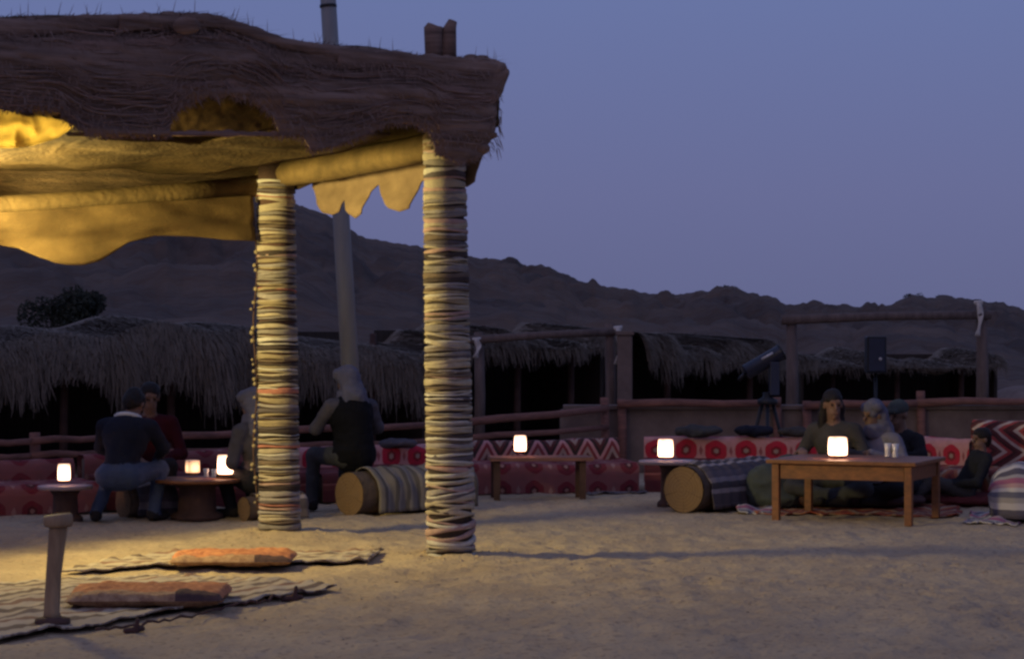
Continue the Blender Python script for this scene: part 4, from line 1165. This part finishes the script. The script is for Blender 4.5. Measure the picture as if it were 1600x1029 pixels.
for _ in range(1500):
    px = rr.uniform(-300, 770); p = front_pt(px, rr.uniform(-0.03, 0.01)); p.z = zy(fb_arch(px) - 3, p.y)
    fibre(p, Vector((rr.gauss(0, 0.025), rr.gauss(0, 0.01), -rr.uniform(0.02, 0.055))), rr.uniform(0.002, 0.0045))
for _ in range(1800):
    px = rr.uniform(-300, 778); p = front_pt(px, rr.uniform(-0.06, 0.25)); p.z = zy(ft(px) + rr.uniform(-1, 6), p.y)
    fibre(p, Vector((rr.gauss(0, 0.09), rr.gauss(0, 0.03), rr.uniform(-0.02, 0.028))), rr.uniform(0.003, 0.006))
for _ in range(260):
    w = rr.uniform(-0.02, 0.35); p = Rc + Wv * w; p.z = zy(rr.uniform(98, 236), p.y)
    fibre(p, Vector((rr.uniform(0.0, 0.045), rr.gauss(0, 0.02), -rr.uniform(0.02, 0.09))), 0.004)
tag(obj("frayed_fibres", tv, tf, [m_fascia, m_fascia2, m_strand], pg, False, None, [(i // 2 * 7) % 3 for i in range(len(tf))]), kind="stuff")
# ragged cloth lumps down the right-hand corner
for k, (px, py, r) in enumerate(((776, 106, 0.05), (772, 150, 0.05), (764, 190, 0.055), (768, 212, 0.045), (750, 232, 0.06), (735, 96, 0.06), (755, 94, 0.05))):
    p = at(px, py, 14.36) - O
    pr = [(1, 'e', V(p.x, p.y, p.z), (r, r, r * 0.8)), (1, 'e', V(p.x - 0.07, p.y + 0.05, p.z - 0.02), (r * 1.2, r, r))]
    sdf_obj("corner_rag", pr, [m_fascia, m_fascia], pg, 0.014, 0.03, 0.016, 20 + k)
# posts
rag_cols = [(0.40, 0.335, 0.25), (0.29, 0.23, 0.15), (0.23, 0.20, 0.185), (0.38, 0.25, 0.22), (0.15, 0.11, 0.085), (0.50, 0.46, 0.41), (0.11, 0.09, 0.095), (0.30, 0.265, 0.255), (0.06, 0.045, 0.042), (0.36, 0.15, 0.12)]
m_rags = [M("rag_%d" % i, c, tuple(x * 0.72 for x in c), scale=14, bump=0.5, bscale=60, bdist=0.006) for i, c in enumerate(rag_cols)]
def wrapped_post(base, r0, r1, zt, zwrap, weights, seed, gapdark, shift=0.0):
    rr = random.Random(seed)
    o = base - O
    b = MB(); b.tube([o + Vector((0, 0, -0.1)), o + Vector((shift * 0.5, 0, zt * 0.5)), o + Vector((shift, 0, zt))], [r0 - 0.014, (r0 + r1) / 2 - 0.014, r1 - 0.014], 20, jit=0.02, seed=seed)
    post = b.build("post", m_darkwood if gapdark else m_rags[8], pg, True)  # rear post: dark wood in gaps, beam shade painted on the bare top
    z = 0.0; n = 26
    lean = Vector((rr.uniform(-0.01, 0.01), 0, 0))
    gt = 0.0
    while z < zwrap:
        gt = gt * 0.9 + rr.gauss(0, 0.005)
        h = rr.choice((0.009, 0.011, 0.013, 0.016, 0.019, 0.022, 0.027, 0.036)) * (1.5 if z > zwrap * 0.8 and not gapdark else 1)
        f = z / zt; rad = r0 + (r1 - r0) * f + rr.uniform(-0.003, 0.004)
        tilt = (gt + rr.gauss(0, 0.004)) * (0.5 if gapdark else 1); ph = rr.uniform(0, 6.28); bulge = min(rr.uniform(0.002, 0.005), h * 0.22)
        prof = [(-0.02, -0.56), (bulge * 0.4, -0.50), (bulge, -0.2), (bulge, 0.2), (bulge * 0.3, 0.50), (-0.02, 0.56)]
        v = []
        k1, k2 = rr.uniform(2, 5), rr.uniform(0, 6)
        for i in range(n):
            t = 2 * math.pi * i / n
            wob = 0.002 * math.sin(t * round(k1) + k2) + rr.uniform(-0.0015, 0.0015)
            dz = tilt * math.cos(t - ph) + 0.003 * math.sin(t * 3 + k2)
            for (pr_, pz) in prof:
                R_ = rad + pr_ + wob
                v.append(o + Vector((shift * f + R_ * math.cos(t), R_ * math.sin(t), z + h / 2 + h * pz * (1.0 + 0.25 * math.sin(t * 2 + k2)) + dz)))
        obj("rag_band", v, grid_faces(n, len(prof), True), rr.choices(m_rags, weights)[0], post, True)
        z += h * (rr.uniform(1.02, 1.5) if gapdark else rr.uniform(0.88, 1.08))
    return post
post1 = wrapped_post(Vector((P1.x, P1.y, 0.0)), 0.163, 0.138, 2.81, 2.79, [5, 4, 3, 3.5, 2.2, 3, 2.0, 4, 1.2, 0.8], 11, False, -0.05)
post2 = wrapped_post(Vector((P2.x, P2.y, 0.02)), 0.155, 0.142, 2.75, 2.62, [4, 5, 3, 1, 4, 2.5, 3, 2.5, 3, 0.7], 12, True, -0.035)
# bunched cloth where the side beam meets the front post
p = at(672, 222, 14.62) - O
sdf_obj("knotted_rag", [(1, 'e', V(p.x, p.y, p.z), (0.05, 0.06, 0.07)), (1, 'c', V(p.x + 0.02, p.y - 0.02, p.z - 0.04), V(p.x + 0.04, p.y - 0.05, p.z - 0.15), 0.04, 0.03)], [m_valance2, m_valance2], pg, 0.012, 0.03, 0.012, 3)
# stub of the post above the roof
p = at(690, 62, 14.5) - O
b = MB(); b.tube([p + Vector((-0.045, 0, -0.16)), p + Vector((-0.05, 0, 0.08)), p + Vector((-0.045, 0, 0.092))], [0.066, 0.064, 0.05], 10, jit=0.07, seed=3)
b.tube([p + Vector((0.05, -0.01, -0.14)), p + Vector((0.055, -0.01, 0.07)), p + Vector((0.075, -0.01, 0.125))], [0.05, 0.046, 0.03], 9, jit=0.1, seed=5)
b.build("post_stub", m_fascia, pg, True)
p = at(292, 42, 13.0) - O
sdf_obj("cloth_knot", [(1, 'e', V(p.x, p.y - 0.03, p.z), (0.085, 0.03, 0.05))], [m_fascia, m_fascia], pg, 0.012, 0.03, 0.012, 9)

# string of shells hanging down the left of the rear post
st = tag(empty("bead_string", (P2.x - 0.175, P2.y - 0.06, 0)), "string of pale shells hanging down the left of the rear post", "bead string")
b = MB(); b.tube([(0.015 * math.sin(z * 7), 0, z) for z in np.linspace(0.2, 2.42, 24)], 0.006, 6); b.build("cord", m_darkwood, st, True)
rr = random.Random(8)
bm0 = MB(); bm0.lathe([(0.004, -0.02), (0.018, -0.008), (0.02, 0.004), (0.01, 0.02)], 9); bead = bm0.build("bead", m_rags[1], st, True)
z = 0.26; first = True
while z < 2.3:
    o_ = bead if first else bead.copy()
    if not first:
        COL.objects.link(o_); o_.parent = st
    first = False
    o_.location = (0.015 * math.sin(z * 7) + rr.uniform(-0.025, 0.015), rr.uniform(-0.03, 0.0), z); o_.rotation_euler = (rr.uniform(-0.8, 0.8), rr.uniform(-0.8, 0.8), 0)
    s = rr.uniform(0.45, 0.9); o_.scale = (s, s, s)
    z += rr.choice((0.035, 0.05, 0.06, 0.10, 0.14))

# ------------------------------------------------------------------ floodlight under the pergola, left of the frame
LP = Vector((-3.95, 14.2, 2.35))
LN = Vector((0.816, -0.532, 0.224)).normalized()
LO = LP - O
b = MB(); b.tube([LO + LN * -0.10, LO + LN * -0.088, LO + LN * -0.084], [0.58, 0.60, 0.58], 40); b.build("lamp_cutoff_plate", m_black, pg)  # unseen plate added to cut the lamplight off the rear sand
b = MB(); b.tube([LO + LN * -0.09 + Vector((0, 0, 0.3)), LO + LN * -0.12 + Vector((0, 0, 0.46))], 0.012, 8); b.build("lamp_bracket", m_black, pg, True)
LA = Vector((0.95, -0.12, 0.05)).normalized()          # the lamp faces right and a little forward
ld = bpy.data.lights.new("lamp_light", 'AREA'); ld.shape = 'DISK'; ld.size = 0.8
ld.energy = 395; ld.color = (1.0, 0.81, 0.30)
lo_ = bpy.data.objects.new("lamp_light", ld); COL.objects.link(lo_); lo_.parent = pg; lo_.location = LO
lo_.rotation_mode = 'QUATERNION'; lo_.rotation_quaternion = (-LA).to_track_quat('Z', 'Y')
b = MB(); b.tube([LO + LA * -0.05, LO + LA * -0.008], [0.36, 0.42], 28); b.build("lamp_reflector", m_black, pg)

# unseen flap added beside the lamp to keep its light off the front sand
v = []
for az, el in ((-85, -28), (-70, -29), (-52, -30.5), (-35, -31), (-20, -29), (-8, -26)):
    for k in range(7):
        e_ = R(el + (-1 - el) * k / 6)
        v.append(LO + Vector((0.5 * math.cos(R(az)), 0.5 * math.sin(R(az)), 0.5 * math.tan(e_) + 0.006 * math.sin(az + k))))
o = obj("added_light_flap", v, grid_faces(6, 7), m_fascia2, pg); o.modifiers.new("thick", 'SOLIDIFY').thickness = 0.006
b = MB(); b.tube([v[3 * 7 + 6], v[3 * 7 + 6] + Vector((0, 0, 0.48))], 0.006, 6); b.build("added_flap_cord", m_darkwood, pg, True)
# ------------------------------------------------------------------ tall metal pole
pb, ptop = at(560, 545 + CH * F / 19.2, 19.2), at(511, -30, 19.2)
pl = tag(empty("metal_pole", pb), "tall grey metal pole leaning slightly left, behind the pergola", "pole")
d = (ptop - pb)
b = MB(); b.tube([Vector((0, 0, 0)), d * 0.5, d * 1.25], [0.082, 0.076, 0.066], 20); b.build("shaft", m_steel, pl, True)
k = (at(513, 12, 19.2) - pb)
b = MB(); b.tube([k, k + d.normalized() * 0.025], 0.076, 20); b.build("clamp_band", m_black, pl, True)

# ------------------------------------------------------------------ rugs, cushions and turned wooden post in the foreground
rug0 = flat_cloth("rug", "cream striped rug in the left foreground with a dark curled front edge", "rug", [(-260, 1046), (528, 924), (250, 903), (-560, 955)], m_rug, 11, 0.006, 180, 90, 0.034, 0.012)
flat_cloth("rug", "sand-strewn striped rug further back, between the two wrapped posts", "rug", [(90, 900), (575, 880), (600, 866), (240, 870)], m_rug, 13, 0.010, 120, 60, 0.030, 0.012)
def edge_roll(pts, seed):
    P = [Vector((*gx(*p_), 0)) for p_ in pts]
    b = MB(); r = random.Random(seed); fine = []
    for a, c in zip(P[:-1], P[1:]):
        for k in range(8):
            p_ = a.lerp(c, k / 8); p_ = p_ + Vector((0, r.uniform(-0.012, 0.012), 0)); p_.z = float(gh(p_.x, p_.y)) + 0.030 + r.uniform(-0.008, 0.012); fine.append(p_)
    b.tube(fine, [r.uniform(0.004, 0.009) for _ in fine], 7)
    return b.build("curled_hem", m_cushion_dark, rug0, True)
edge_roll([(150, 991), (230, 984), (300, 972), (360, 957), (420, 943), (462, 934), (530, 923)], 3)
# curled corners standing up from the hem
for (px, py, s) in ((212, 990, 0.05), (460, 938, 0.06)):
    x_, y_ = gx(px, py); z_ = float(gh(x_, y_))
    sdf_obj("edge_curl", [(1, 'c', V(x_ - s, y_, z_ + 0.012), V(x_ + s * 0.6, y_ + 0.02, z_ + 0.02), 0.016, 0.014), (1, 'c', V(x_, y_, z_ + 0.01), V(x_ + 0.01, y_, z_ + s * 1.3), 0.016, 0.01)], [m_cushion_dark, m_cushion_dark], rug0, 0.007, 0.015, 0.003, 2)
def cushion(label, px0, px1, py, depth, th, rz, mats, seed):
    x0, y0 = gx(px0, py, 0.02); x1, _ = gx(px1, py, 0.02)
    w = (x1 - x0) / 2
    root = tag(empty("floor_cushion", ((x0 + x1) / 2, y0 + depth / 2, float(gh((x0 + x1) / 2, y0)) + 0.03), R(rz)), label, "cushion")
    nu, nv = 44, 26
    def shell(top):
        v = []
        for i in range(nu):
            for j in range(nv):
                u, t = i / (nu - 1) * 2 - 1, j / (nv - 1) * 2 - 1
                e_ = max(0, (1 - abs(u) ** 6) * (1 - abs(t) ** 5)) ** 0.35
                wr = 0.012 * float(fbm(u * 4, t * 3, 0.0, seed, 3)) + 0.006 * float(vnoise(u * 22, t * 14, 0, seed))
                z = th * 0.5 + (th * 0.5 * e_ + wr * e_) * (1 if top else -0.9)
                v.append((u * w * (1 + 0.03 * math.sin(t * 3)), t * depth / 2 * (1 + 0.05 * math.sin(u * 2.4)), z))
        return v
    fs = grid_faces(nu, nv)
    mi = [(1 if (i > nu * 0.66 and (i + j * 0.3) > nu * 0.68) else 0) for i in range(nu - 1) for j in range(nv - 1)]
    vt = shell(True); 
    mi2 = []
    for i in range(nu - 1):
        for j in range(nv - 1):
            t = j / (nv - 1) * 2 - 1; u = i / (nu - 1) * 2 - 1
            side = t < -0.72
            mi2.append((2 if u > 0.35 else 1) if side else 0)  # right end of the side: dark cloth with shade painted in
    obj("cover", vt, fs, mats, root, True, None, mi2)
    obj("underside", shell(False), [tuple(reversed(q_)) for q_ in fs], mats[1], root, True)
    return root
cushion("nearer floor cushion, orange with patterned side, beside the wooden post", 92, 342, 956, 0.66, 0.088, 4, [m_cushion_top, m_cushion_side, m_cushion_dark], 3)
cushion("thinner orange floor cushion further back, near the rear post", 258, 452, 890, 0.60, 0.075, 3, [m_cushion_top, m_cushion_side, m_cushion_dark], 6)
sx, sy = gx(82, 985)
sp = tag(empty("wooden_post", (sx, sy, float(gh(sx, sy)) + 0.03)), "short leaning wooden post with capped top and flat foot on the front rug", "post")
b = MB(); b.lathe([(0.085, 0), (0.09, 0.012), (0.085, 0.03), (0.05, 0.038)], 18); b.build("foot", m_darkwood, sp, True)
b = MB(); b.tube([(0, 0, 0.03), (-0.004, 0, 0.06), (0.006, 0, 0.25), (0.028, 0, 0.47), (0.030, 0, 0.49)], [0.046, 0.040, 0.039, 0.046, 0.047], 16); b.build("shaft", m_stubwood, sp, True)
b = MB(); b.tube([(0.030, 0, 0.485), (0.030, 0, 0.497), (0.027, 0, 0.535), (0.026, 0, 0.545)], [0.066, 0.073, 0.073, 0.066], 18); b.build("cap", m_stubwood, sp, True)

# ------------------------------------------------------------------ tables and lanterns
def lantern(label, px, py, D, w, h, mat, rz=10):
    w *= 0.9; h *= 0.92
    """px, py: centre of the lantern foot"""
    p = at(px, py, D)
    root = tag(empty("lantern", p, R(rz)), label, "lantern")
    b = MB(); b.lathe([(w * 0.42, 0), (w * 0.45, 0.006), (w * 0.42, 0.014), (w * 0.2, 0.018)], 14); b.build("base", m_darkwood, root, True)
    v = []; n = 24
    for j, (q, k) in enumerate(((0.0, 0.94), (0.04, 1.0), (0.5, 1.01), (0.96, 0.98), (1.0, 0.9))):
        for i in range(n):
            t = 2 * math.pi * i / n
            c_, s_ = math.cos(t), math.sin(t)
            m_ = (abs(c_) ** 5 + abs(s_) ** 5) ** (-1 / 5)
            v.append((w / 2 * k * c_ * m_, w / 2 * k * s_ * m_, 0.018 + h * q))
    fs = [tuple(reversed([j * n + i for i in range(n)])) for j in (0,)] + [tuple(4 * n + i for i in range(n))]
    for j in range(4):
        for i in range(n): fs.append((j * n + i, j * n + (i + 1) % n, (j + 1) * n + (i + 1) % n, (j + 1) * n + i))
    obj("shade", v, fs, mat, root, False)
    return root
def round_table(label, px, py, D, r, mat_top, base_r):
    p = at(px, py, D)
    root = tag(empty("round_table", (p.x, p.y, 0)), label, "table")
    h = p.z
    b = MB(); b.lathe([(r * 0.96, -0.03), (r, -0.022), (r, -0.006), (r * 0.985, 0)], 34, (0, 0, h)); b.build("table_top", mat_top, root, True)
    b = MB(); b.lathe([(base_r * 1.1, 0.0), (base_r * 1.1, 0.04), (base_r * 0.8, 0.07), (base_r * 0.75, h - 0.08), (base_r, h - 0.032)], 20); b.build("pedestal", m_darkwood, root, True)
    return root
m_ttop = M("pale_pinkish_tabletop", (0.42, 0.30, 0.27), (0.32, 0.22, 0.2), scale=6, bump=0.1, rough=0.35, spec=0.5)
round_table("small round table with a lantern at the far left", 102, 758, 17.6, 0.22, m_ttop, 0.13)
lantern("lit lantern alone on the small round table at far left", 100, 753, 17.6, 0.105, 0.14, m_lantern)
round_table("round low table with two lanterns, left of the rear post", 308, 747, 17.9, 0.37, m_tablewood, 0.2)
lantern("large bright lantern nearer the rear post on the left round table", 352, 743, 17.85, 0.135, 0.165, m_lantern)
lantern("smaller orange lantern on the left round table", 301, 741, 18.05, 0.115, 0.11, m_lantern_dim, 30)
def tea_glass(label, px, py, D, h=0.07, r=0.024):
    p = at(px, py, D)
    root = tag(empty("tea_glass", p), label, "glass")
    b = MB(); b.lathe([(r * 0.75, 0), (r * 0.8, 0.006), (r * 0.7, h * 0.5), (r, h), (r * 0.9, h), (r * 0.6, h * 0.5), (r * 0.6, 0.012)], 14); b.build("glass_body", m_glass, root, True)
    b = MB(); b.lathe([(r * 0.55, 0.012), (r * 0.62, h * 0.5), (r * 0.75, h * 0.7)], 12); b.build("tea", m_darkwood, root, True)
    return root
tea_glass("left tea glass between the two lanterns on the round table", 322, 745, 17.8)
tea_glass("right tea glass between the two lanterns on the round table", 334, 746, 17.75)
# low covered table with the middle lantern
cA = at(768, 714, 20.0); cB = at(918, 711, 20.3)
ct = tag(empty("low_table", (cA.x, cA.y, 0)), "long low wooden table carrying the middle lantern", "table")
L_ = cB.x - cA.x
b = MB(); b.box((L_ / 2, 0.24, cA.z - 0.02), (L_ + 0.06, 0.46, 0.035), Matrix.Rotation(0.1, 3, 'Z'), 0.006); b.build("table_top", m_railwood, ct)
for (x, y) in ((0.05, 0.06), (L_ - 0.05, 0.14), (0.02, 0.38), (L_ - 0.08, 0.42)):
    b = MB(); b.box((x, y, cA.z / 2 - 0.02), (0.06, 0.06, cA.z - 0.04)); b.build("leg", m_darkwood, ct)
lantern("lit lantern on the long low table in the middle", 813, 707, 20.15, 0.11, 0.155, m_lantern)
round_table("small round table with a bright lantern behind the cut log", 1046, 719, 19.3, 0.275, m_ttop, 0.10)  # pale top colour stands in for the lantern's glow
lantern("bright lantern on the round table beside the cut log", 1040, 716, 19.2, 0.125, 0.165, m_lantern, 20)
# rectangular wooden table
q0 = Vector((*gx(1420, 821), 0)); q1 = Vector((*gx(1213, 814), 0))
ex = (q1 - q0); Lt = ex.length; ex = ex / Lt; ey = Vector((-ex.y, ex.x, 0)); ey = -ey if ey.y < 0 else ey
wt = tag(empty("wooden_table", q0), "rectangular varnished wooden table with a bright lantern at the right", "table")
Dt, Ht = 0.92, 0.505
Mt = Matrix((( -ex.x, ey.x, 0), (-ex.y, ey.y, 0), (0, 0, 1)))
b = MB(); b.box(ex * (Lt / 2) + ey * (Dt / 2) + Vector((0, 0, Ht - 0.016)), (Lt + 0.14, Dt + 0.12, 0.032), Mt, 0.006); b.build("table_top", m_tablewood, wt)
for (a, c_) in ((0, 0), (Lt, 0), (0, Dt), (Lt, Dt)):
    b = MB(); b.box(ex * a + ey * c_ + Vector((0, 0, (Ht - 0.033) / 2)), (0.06, 0.06, Ht - 0.034), Mt, 0.006); b.build("leg", m_tablewood, wt)
for nm, c_, ln, vert in (("apron", 0.0, Lt - 0.074, 0), ("apron", Dt, Lt - 0.074, 0), ("side_apron", 0.0, Dt - 0.074, 1), ("side_apron", Lt, Dt - 0.074, 1)):
    b = MB()
    if vert: b.box(ex * c_ + ey * (Dt / 2) + Vector((0, 0, Ht - 0.094)), (0.024, ln, 0.12), Mt)
    else: b.box(ex * (Lt / 2) + ey * c_ + Vector((0, 0, Ht - 0.094)), (ln, 0.024, 0.12), Mt)
    b.build(nm, m_tablewood, wt)
lantern("brightest lantern on the rectangular wooden table", 1309, 714, 17.75, 0.145, 0.16, m_lantern, 16)
tea_glass("left tall glass on the wooden table before the lavender shirt", 1387, 713, 17.8, 0.11, 0.03)
tea_glass("right tall glass on the wooden table before the lavender shirt", 1399, 714, 17.75, 0.11, 0.03)
# floor rug and cushions behind the table
flat_cloth("rug", "red zigzag rug on the sand under the wooden table", "rug", [(1180, 804), (1500, 808), (1500, 780), (1180, 778)], m_car_orange, 15, 0.02, 50, 24)
def floor_seat(label, x, y, w, d, h, mat, seed, rz=0):
    root = tag(empty("seat_cushion", (x, y, 0.02), rz), label, "cushion")
    sdf_obj("cover", [(1, 'e', V(-w * 0.3, 0, h / 2), (w * 0.5, d * 0.5, h * 0.55)), (1, 'e', V(w * 0.3, 0, h / 2), (w * 0.5, d * 0.5, h * 0.55)), (1, 'e', V(0, 0, h / 2), (w * 0.55, d * 0.55, h * 0.5))], [mat, mat], root, 0.014, 0.05, 0.008, seed)
    return root

bq = tag(empty("floor_bolster", (*gx(1215, 796), 0.01)), "grey-green slumped cushion between the striped log and the wooden table", "cushion")
sdf_obj("cover", [(1, 'e', V(-0.08, 0.0, 0.20), (0.20, 0.14, 0.20)), (1, 'e', V(0.10, 0.05, 0.30), (0.16, 0.12, 0.17)), (1, 'e', V(-0.02, 0, 0.10), (0.24, 0.16, 0.11))], [c_green, c_green], bq, 0.013, 0.05, 0.012, 4)
# ------------------------------------------------------------------ people
def ploc(px, D): return ((px - CX) / F * D, D, 0.0)
# left group
person(ploc(186, 17.5), R(-12), "person in navy jacket and blue jeans, seen from behind, bent over left table", SKIN, c_navy, c_jeans, c_shoe,
       pel=(0, 0, 0.38), lean=0.42, head=(0.0, -0.9), neckf=0.8, elb=((-0.27, 0.28, 0.60), (0.27, 0.28, 0.60)), han=((-0.12, 0.44, 0.46), (0.14, 0.44, 0.46)),
       knee=((-0.20, 0.38, 0.42), (0.20, 0.38, 0.42)), ank=((-0.22, 0.05, 0.08), (0.22, 0.20, 0.08)), hair='short', collar=c_white, bulk=1.08, seed=1)
person(ploc(234, 18.9), R(190), "person in dark red top facing the camera behind the person in jeans", SKIN2, c_red, c_dark, c_shoe,
       pel=(0, 0, 0.33), lean=0.10, head=(0.15, -0.25), neckf=0.2, knee=((-0.16, 0.42, 0.40), (0.16, 0.42, 0.40)), elb=((-0.27, 0.12, 0.5), (0.27, 0.12, 0.5)), han=((-0.1, 0.36, 0.46), (0.1, 0.36, 0.46)), hair='short', seed=2)
person(ploc(410, 17.95), R(48), "person in pale lavender shirt and headscarf half hidden by the rear post", SKIN2, c_lav, c_dark, c_shoe,
       pel=(0, 0, 0.30), lean=0.16, head=(0.0, -0.2), neckf=0.3, elb=((-0.26, 0.08, 0.47), (0.26, 0.08, 0.47)), han=((-0.1, 0.26, 0.42), (0.12, 0.26, 0.42)),
       knee=((-0.14, 0.34, 0.40), (0.14, 0.34, 0.40)), ank=((-0.14, 0.22, 0.08), (0.14, 0.26, 0.08)), scarf=c_scarf, seed=3)
person(ploc(554, 18.6), R(34), "person in black vest and pale headscarf sitting on the log, back turned", SKIN2, c_lav, c_greyd, c_shoe,
       pel=(0, 0, 0.485), lean=0.16, head=(0.15, -0.18), neckf=0.35, elb=((-0.29, 0.16, 0.72), (0.29, 0.10, 0.72)), han=((-0.14, 0.38, 0.74), (0.12, 0.36, 0.60)),
       knee=((-0.16, 0.43, 0.48), (0.14, 0.43, 0.48)), ank=((-0.20, 0.40, 0.08), (0.12, 0.34, 0.08)), scarf=c_scarf, vest=c_black, bulk=1.06, seed=4)
# right group
xs_ = dict(ank=((0.14, 0.22, 0.12), (-0.14, 0.26, 0.12)), knee=((-0.34, 0.28, 0.20), (0.34, 0.28, 0.20)))
person(ploc(1307, 19.0), R(155), "long-haired person in grey cardigan facing the lantern at the big table", SKIN, c_grey, c_greyd, c_shoe,
       pel=(0, 0, 0.27), lean=0.14, head=(0.55, -0.12), neckf=0.15, elb=((-0.30, 0.10, 0.46), (0.30, 0.10, 0.46)), han=((-0.20, 0.36, 0.52), (0.20, 0.36, 0.52)), hair='long', seed=5, **xs_)
person(ploc(1376, 19.1), R(140), "person in pale lavender shirt and headscarf seated behind the glasses", SKIN2, c_lav2, c_dark, c_shoe,
       pel=(0, 0, 0.18), lean=0.16, head=(-0.3, -0.15), neckf=0.2, elb=((-0.29, 0.10, 0.42), (0.29, 0.10, 0.42)), han=((-0.12, 0.36, 0.50), (0.16, 0.36, 0.50)), scarf=c_scarf, seed=6, **xs_)
person(ploc(1420, 19.5), R(120), "person in charcoal top and grey-green cap right of the glasses", SKIN2, c_dark, c_dark, c_shoe,
       pel=(0, 0, 0.17), lean=0.16, head=(0.2, -0.2), neckf=0.2, elb=((-0.29, 0.10, 0.46), (0.29, 0.10, 0.46)), han=((-0.12, 0.36, 0.42), (0.16, 0.36, 0.42)), cap=c_green, bulk=1.08, seed=7, **xs_)
person(ploc(1505, 19.3), R(100), "small dark-haired person in black leaning back low beside the table's right end", SKIN, c_dark, c_grey, c_shoe,
       pel=(0, 0, 0.16), lean=-0.5, head=(0.2, -0.05), neckf=0.7, elb=((-0.26, -0.06, 0.28), (0.26, -0.06, 0.26)), han=((-0.14, 0.18, 0.27), (0.16, 0.16, 0.26)),
       knee=((-0.12, 0.40, 0.30), (0.12, 0.40, 0.26)), ank=((-0.12, 0.66, 0.09), (0.12, 0.70, 0.09)), hair='short', bulk=0.92, seed=8).scale = (0.8, 0.8, 0.8)
floor_seat("dark cushion beneath the long-haired person at the big table", *ploc(1307, 19.05)[:2], 0.55, 0.5, 0.15, m_cushion_dark, 3)
floor_seat("dark cushion beneath the lavender-shirted person at the big table", *ploc(1376, 19.15)[:2], 0.5, 0.5, 0.11, m_cushion_dark, 4)
floor_seat("dark cushion beneath the person in the grey-green cap", *ploc(1424, 19.55)[:2], 0.5, 0.45, 0.13, m_cushion_dark, 5)
floor_seat("dark red cushion beneath the small person leaning back", *ploc(1522, 19.4)[:2], 0.6, 0.5, 0.09, m_car_plain, 6)

# ------------------------------------------------------------------ shrubs on the ridge and behind the left shelter
m_leaf = M("dusky_leaves", (0.05, 0.055, 0.04), (0.025, 0.028, 0.022), scale=2, bump=0)
def shrub(label, px, py, D, rx, rz_, n, seed, leaf):
    p = at(px, py, D)
    root = tag(empty("shrub", p), label, "shrub")
    r = random.Random(seed); v, f = [], []
    lobes = [(r.uniform(-0.7, 0.7) * rx, r.uniform(-0.4, 0.4) * rx, r.uniform(0.3, 0.9) * rz_, r.uniform(0.35, 0.6)) for _ in range(7)]
    for _ in range(n):
        lx_, ly_, lz_, lr = r.choice(lobes)
        d = Vector((r.gauss(0, 1), r.gauss(0, 1), r.gauss(0, 1))).normalized() * (r.random() ** 0.4)
        c = Vector((lx_ + d.x * rx * lr, ly_ + d.y * rx * lr, max(lz_ + d.z * rz_ * lr, 0.0)))
        a = Vector((r.gauss(0, 1), r.gauss(0, 1), r.gauss(0, 1))).normalized(); b_ = a.cross(Vector((r.gauss(0, 1), r.gauss(0, 1), r.gauss(0, 1)))).normalized()
        s_ = leaf * r.uniform(0.6, 1.4); k = len(v)
        v.extend([c - a * s_, c + b_ * s_ * 0.4, c + a * s_, c - b_ * s_ * 0.4]); f.append((k, k + 1, k + 2, k + 3))
    tag(obj("foliage", v, f, m_leaf, root, False), kind="stuff")
    b = MB()
    for k in range(4):
        b.tube([(0, 0, -0.4 * rz_), (r.uniform(-0.4, 0.4) * rx, r.uniform(-0.3, 0.3) * rx, rz_ * 0.7)], [0.04 * rx, 0.015 * rx], 6)
    b.build("stem", m_darkwood, root, True)
for (px, py, w, lb) in ((1142, 454, 1.6, "dark shrub on the ridge's middle knoll"), (1286, 481, 1.0, "small shrub in the ridge's dip, left of the frame's centre"), (1362, 483, 1.2, "small shrub in the ridge's dip above the speaker"),
                        (1426, 465, 1.5, "dark shrub where the right-hand ridge steps up"), (1476, 465, 1.3, "dark shrub on the right-hand ridge left of the white rag"), (862, 428, 1.0, "small shrub on the ridge right of the front post")):
    D = 170 + 90 * min(1.2, (px + 200) / 1800) - 0.5
    shrub(lb, px, py + 3, D, w * 0.75, w * 0.42, 300, int(px), 0.14)
shrub("dark bushy shrub rising behind the left shelter", 105, 515, 28.5, 0.50, 0.42, 4200, 5, 0.035)

groups = {"lantern": "lit lanterns on the tables", "carpeted_bench": "carpeted benches round the camp", "thatched_shelter": "thatched shelters behind the seats", "rail_fence": "log fences behind the benches",
          "log_seat": "log seats round the tables", "tea_glass": "glasses on the tables", "floor_cushion": "orange floor cushions", "seat_cushion": "dark cushions under the people", "round_table": "small round tables",
          "folded_blanket": "blankets on the bench backs", "shrub": "shrubs on the hillside", "person": "people seated in the camp", "timber_frame": "timber frames with rags"}
for o in scene.objects:
    if o.parent is None and "label" in o:
        k = o.name.split(".")[0]
        if k in groups: o["group"] = groups[k]
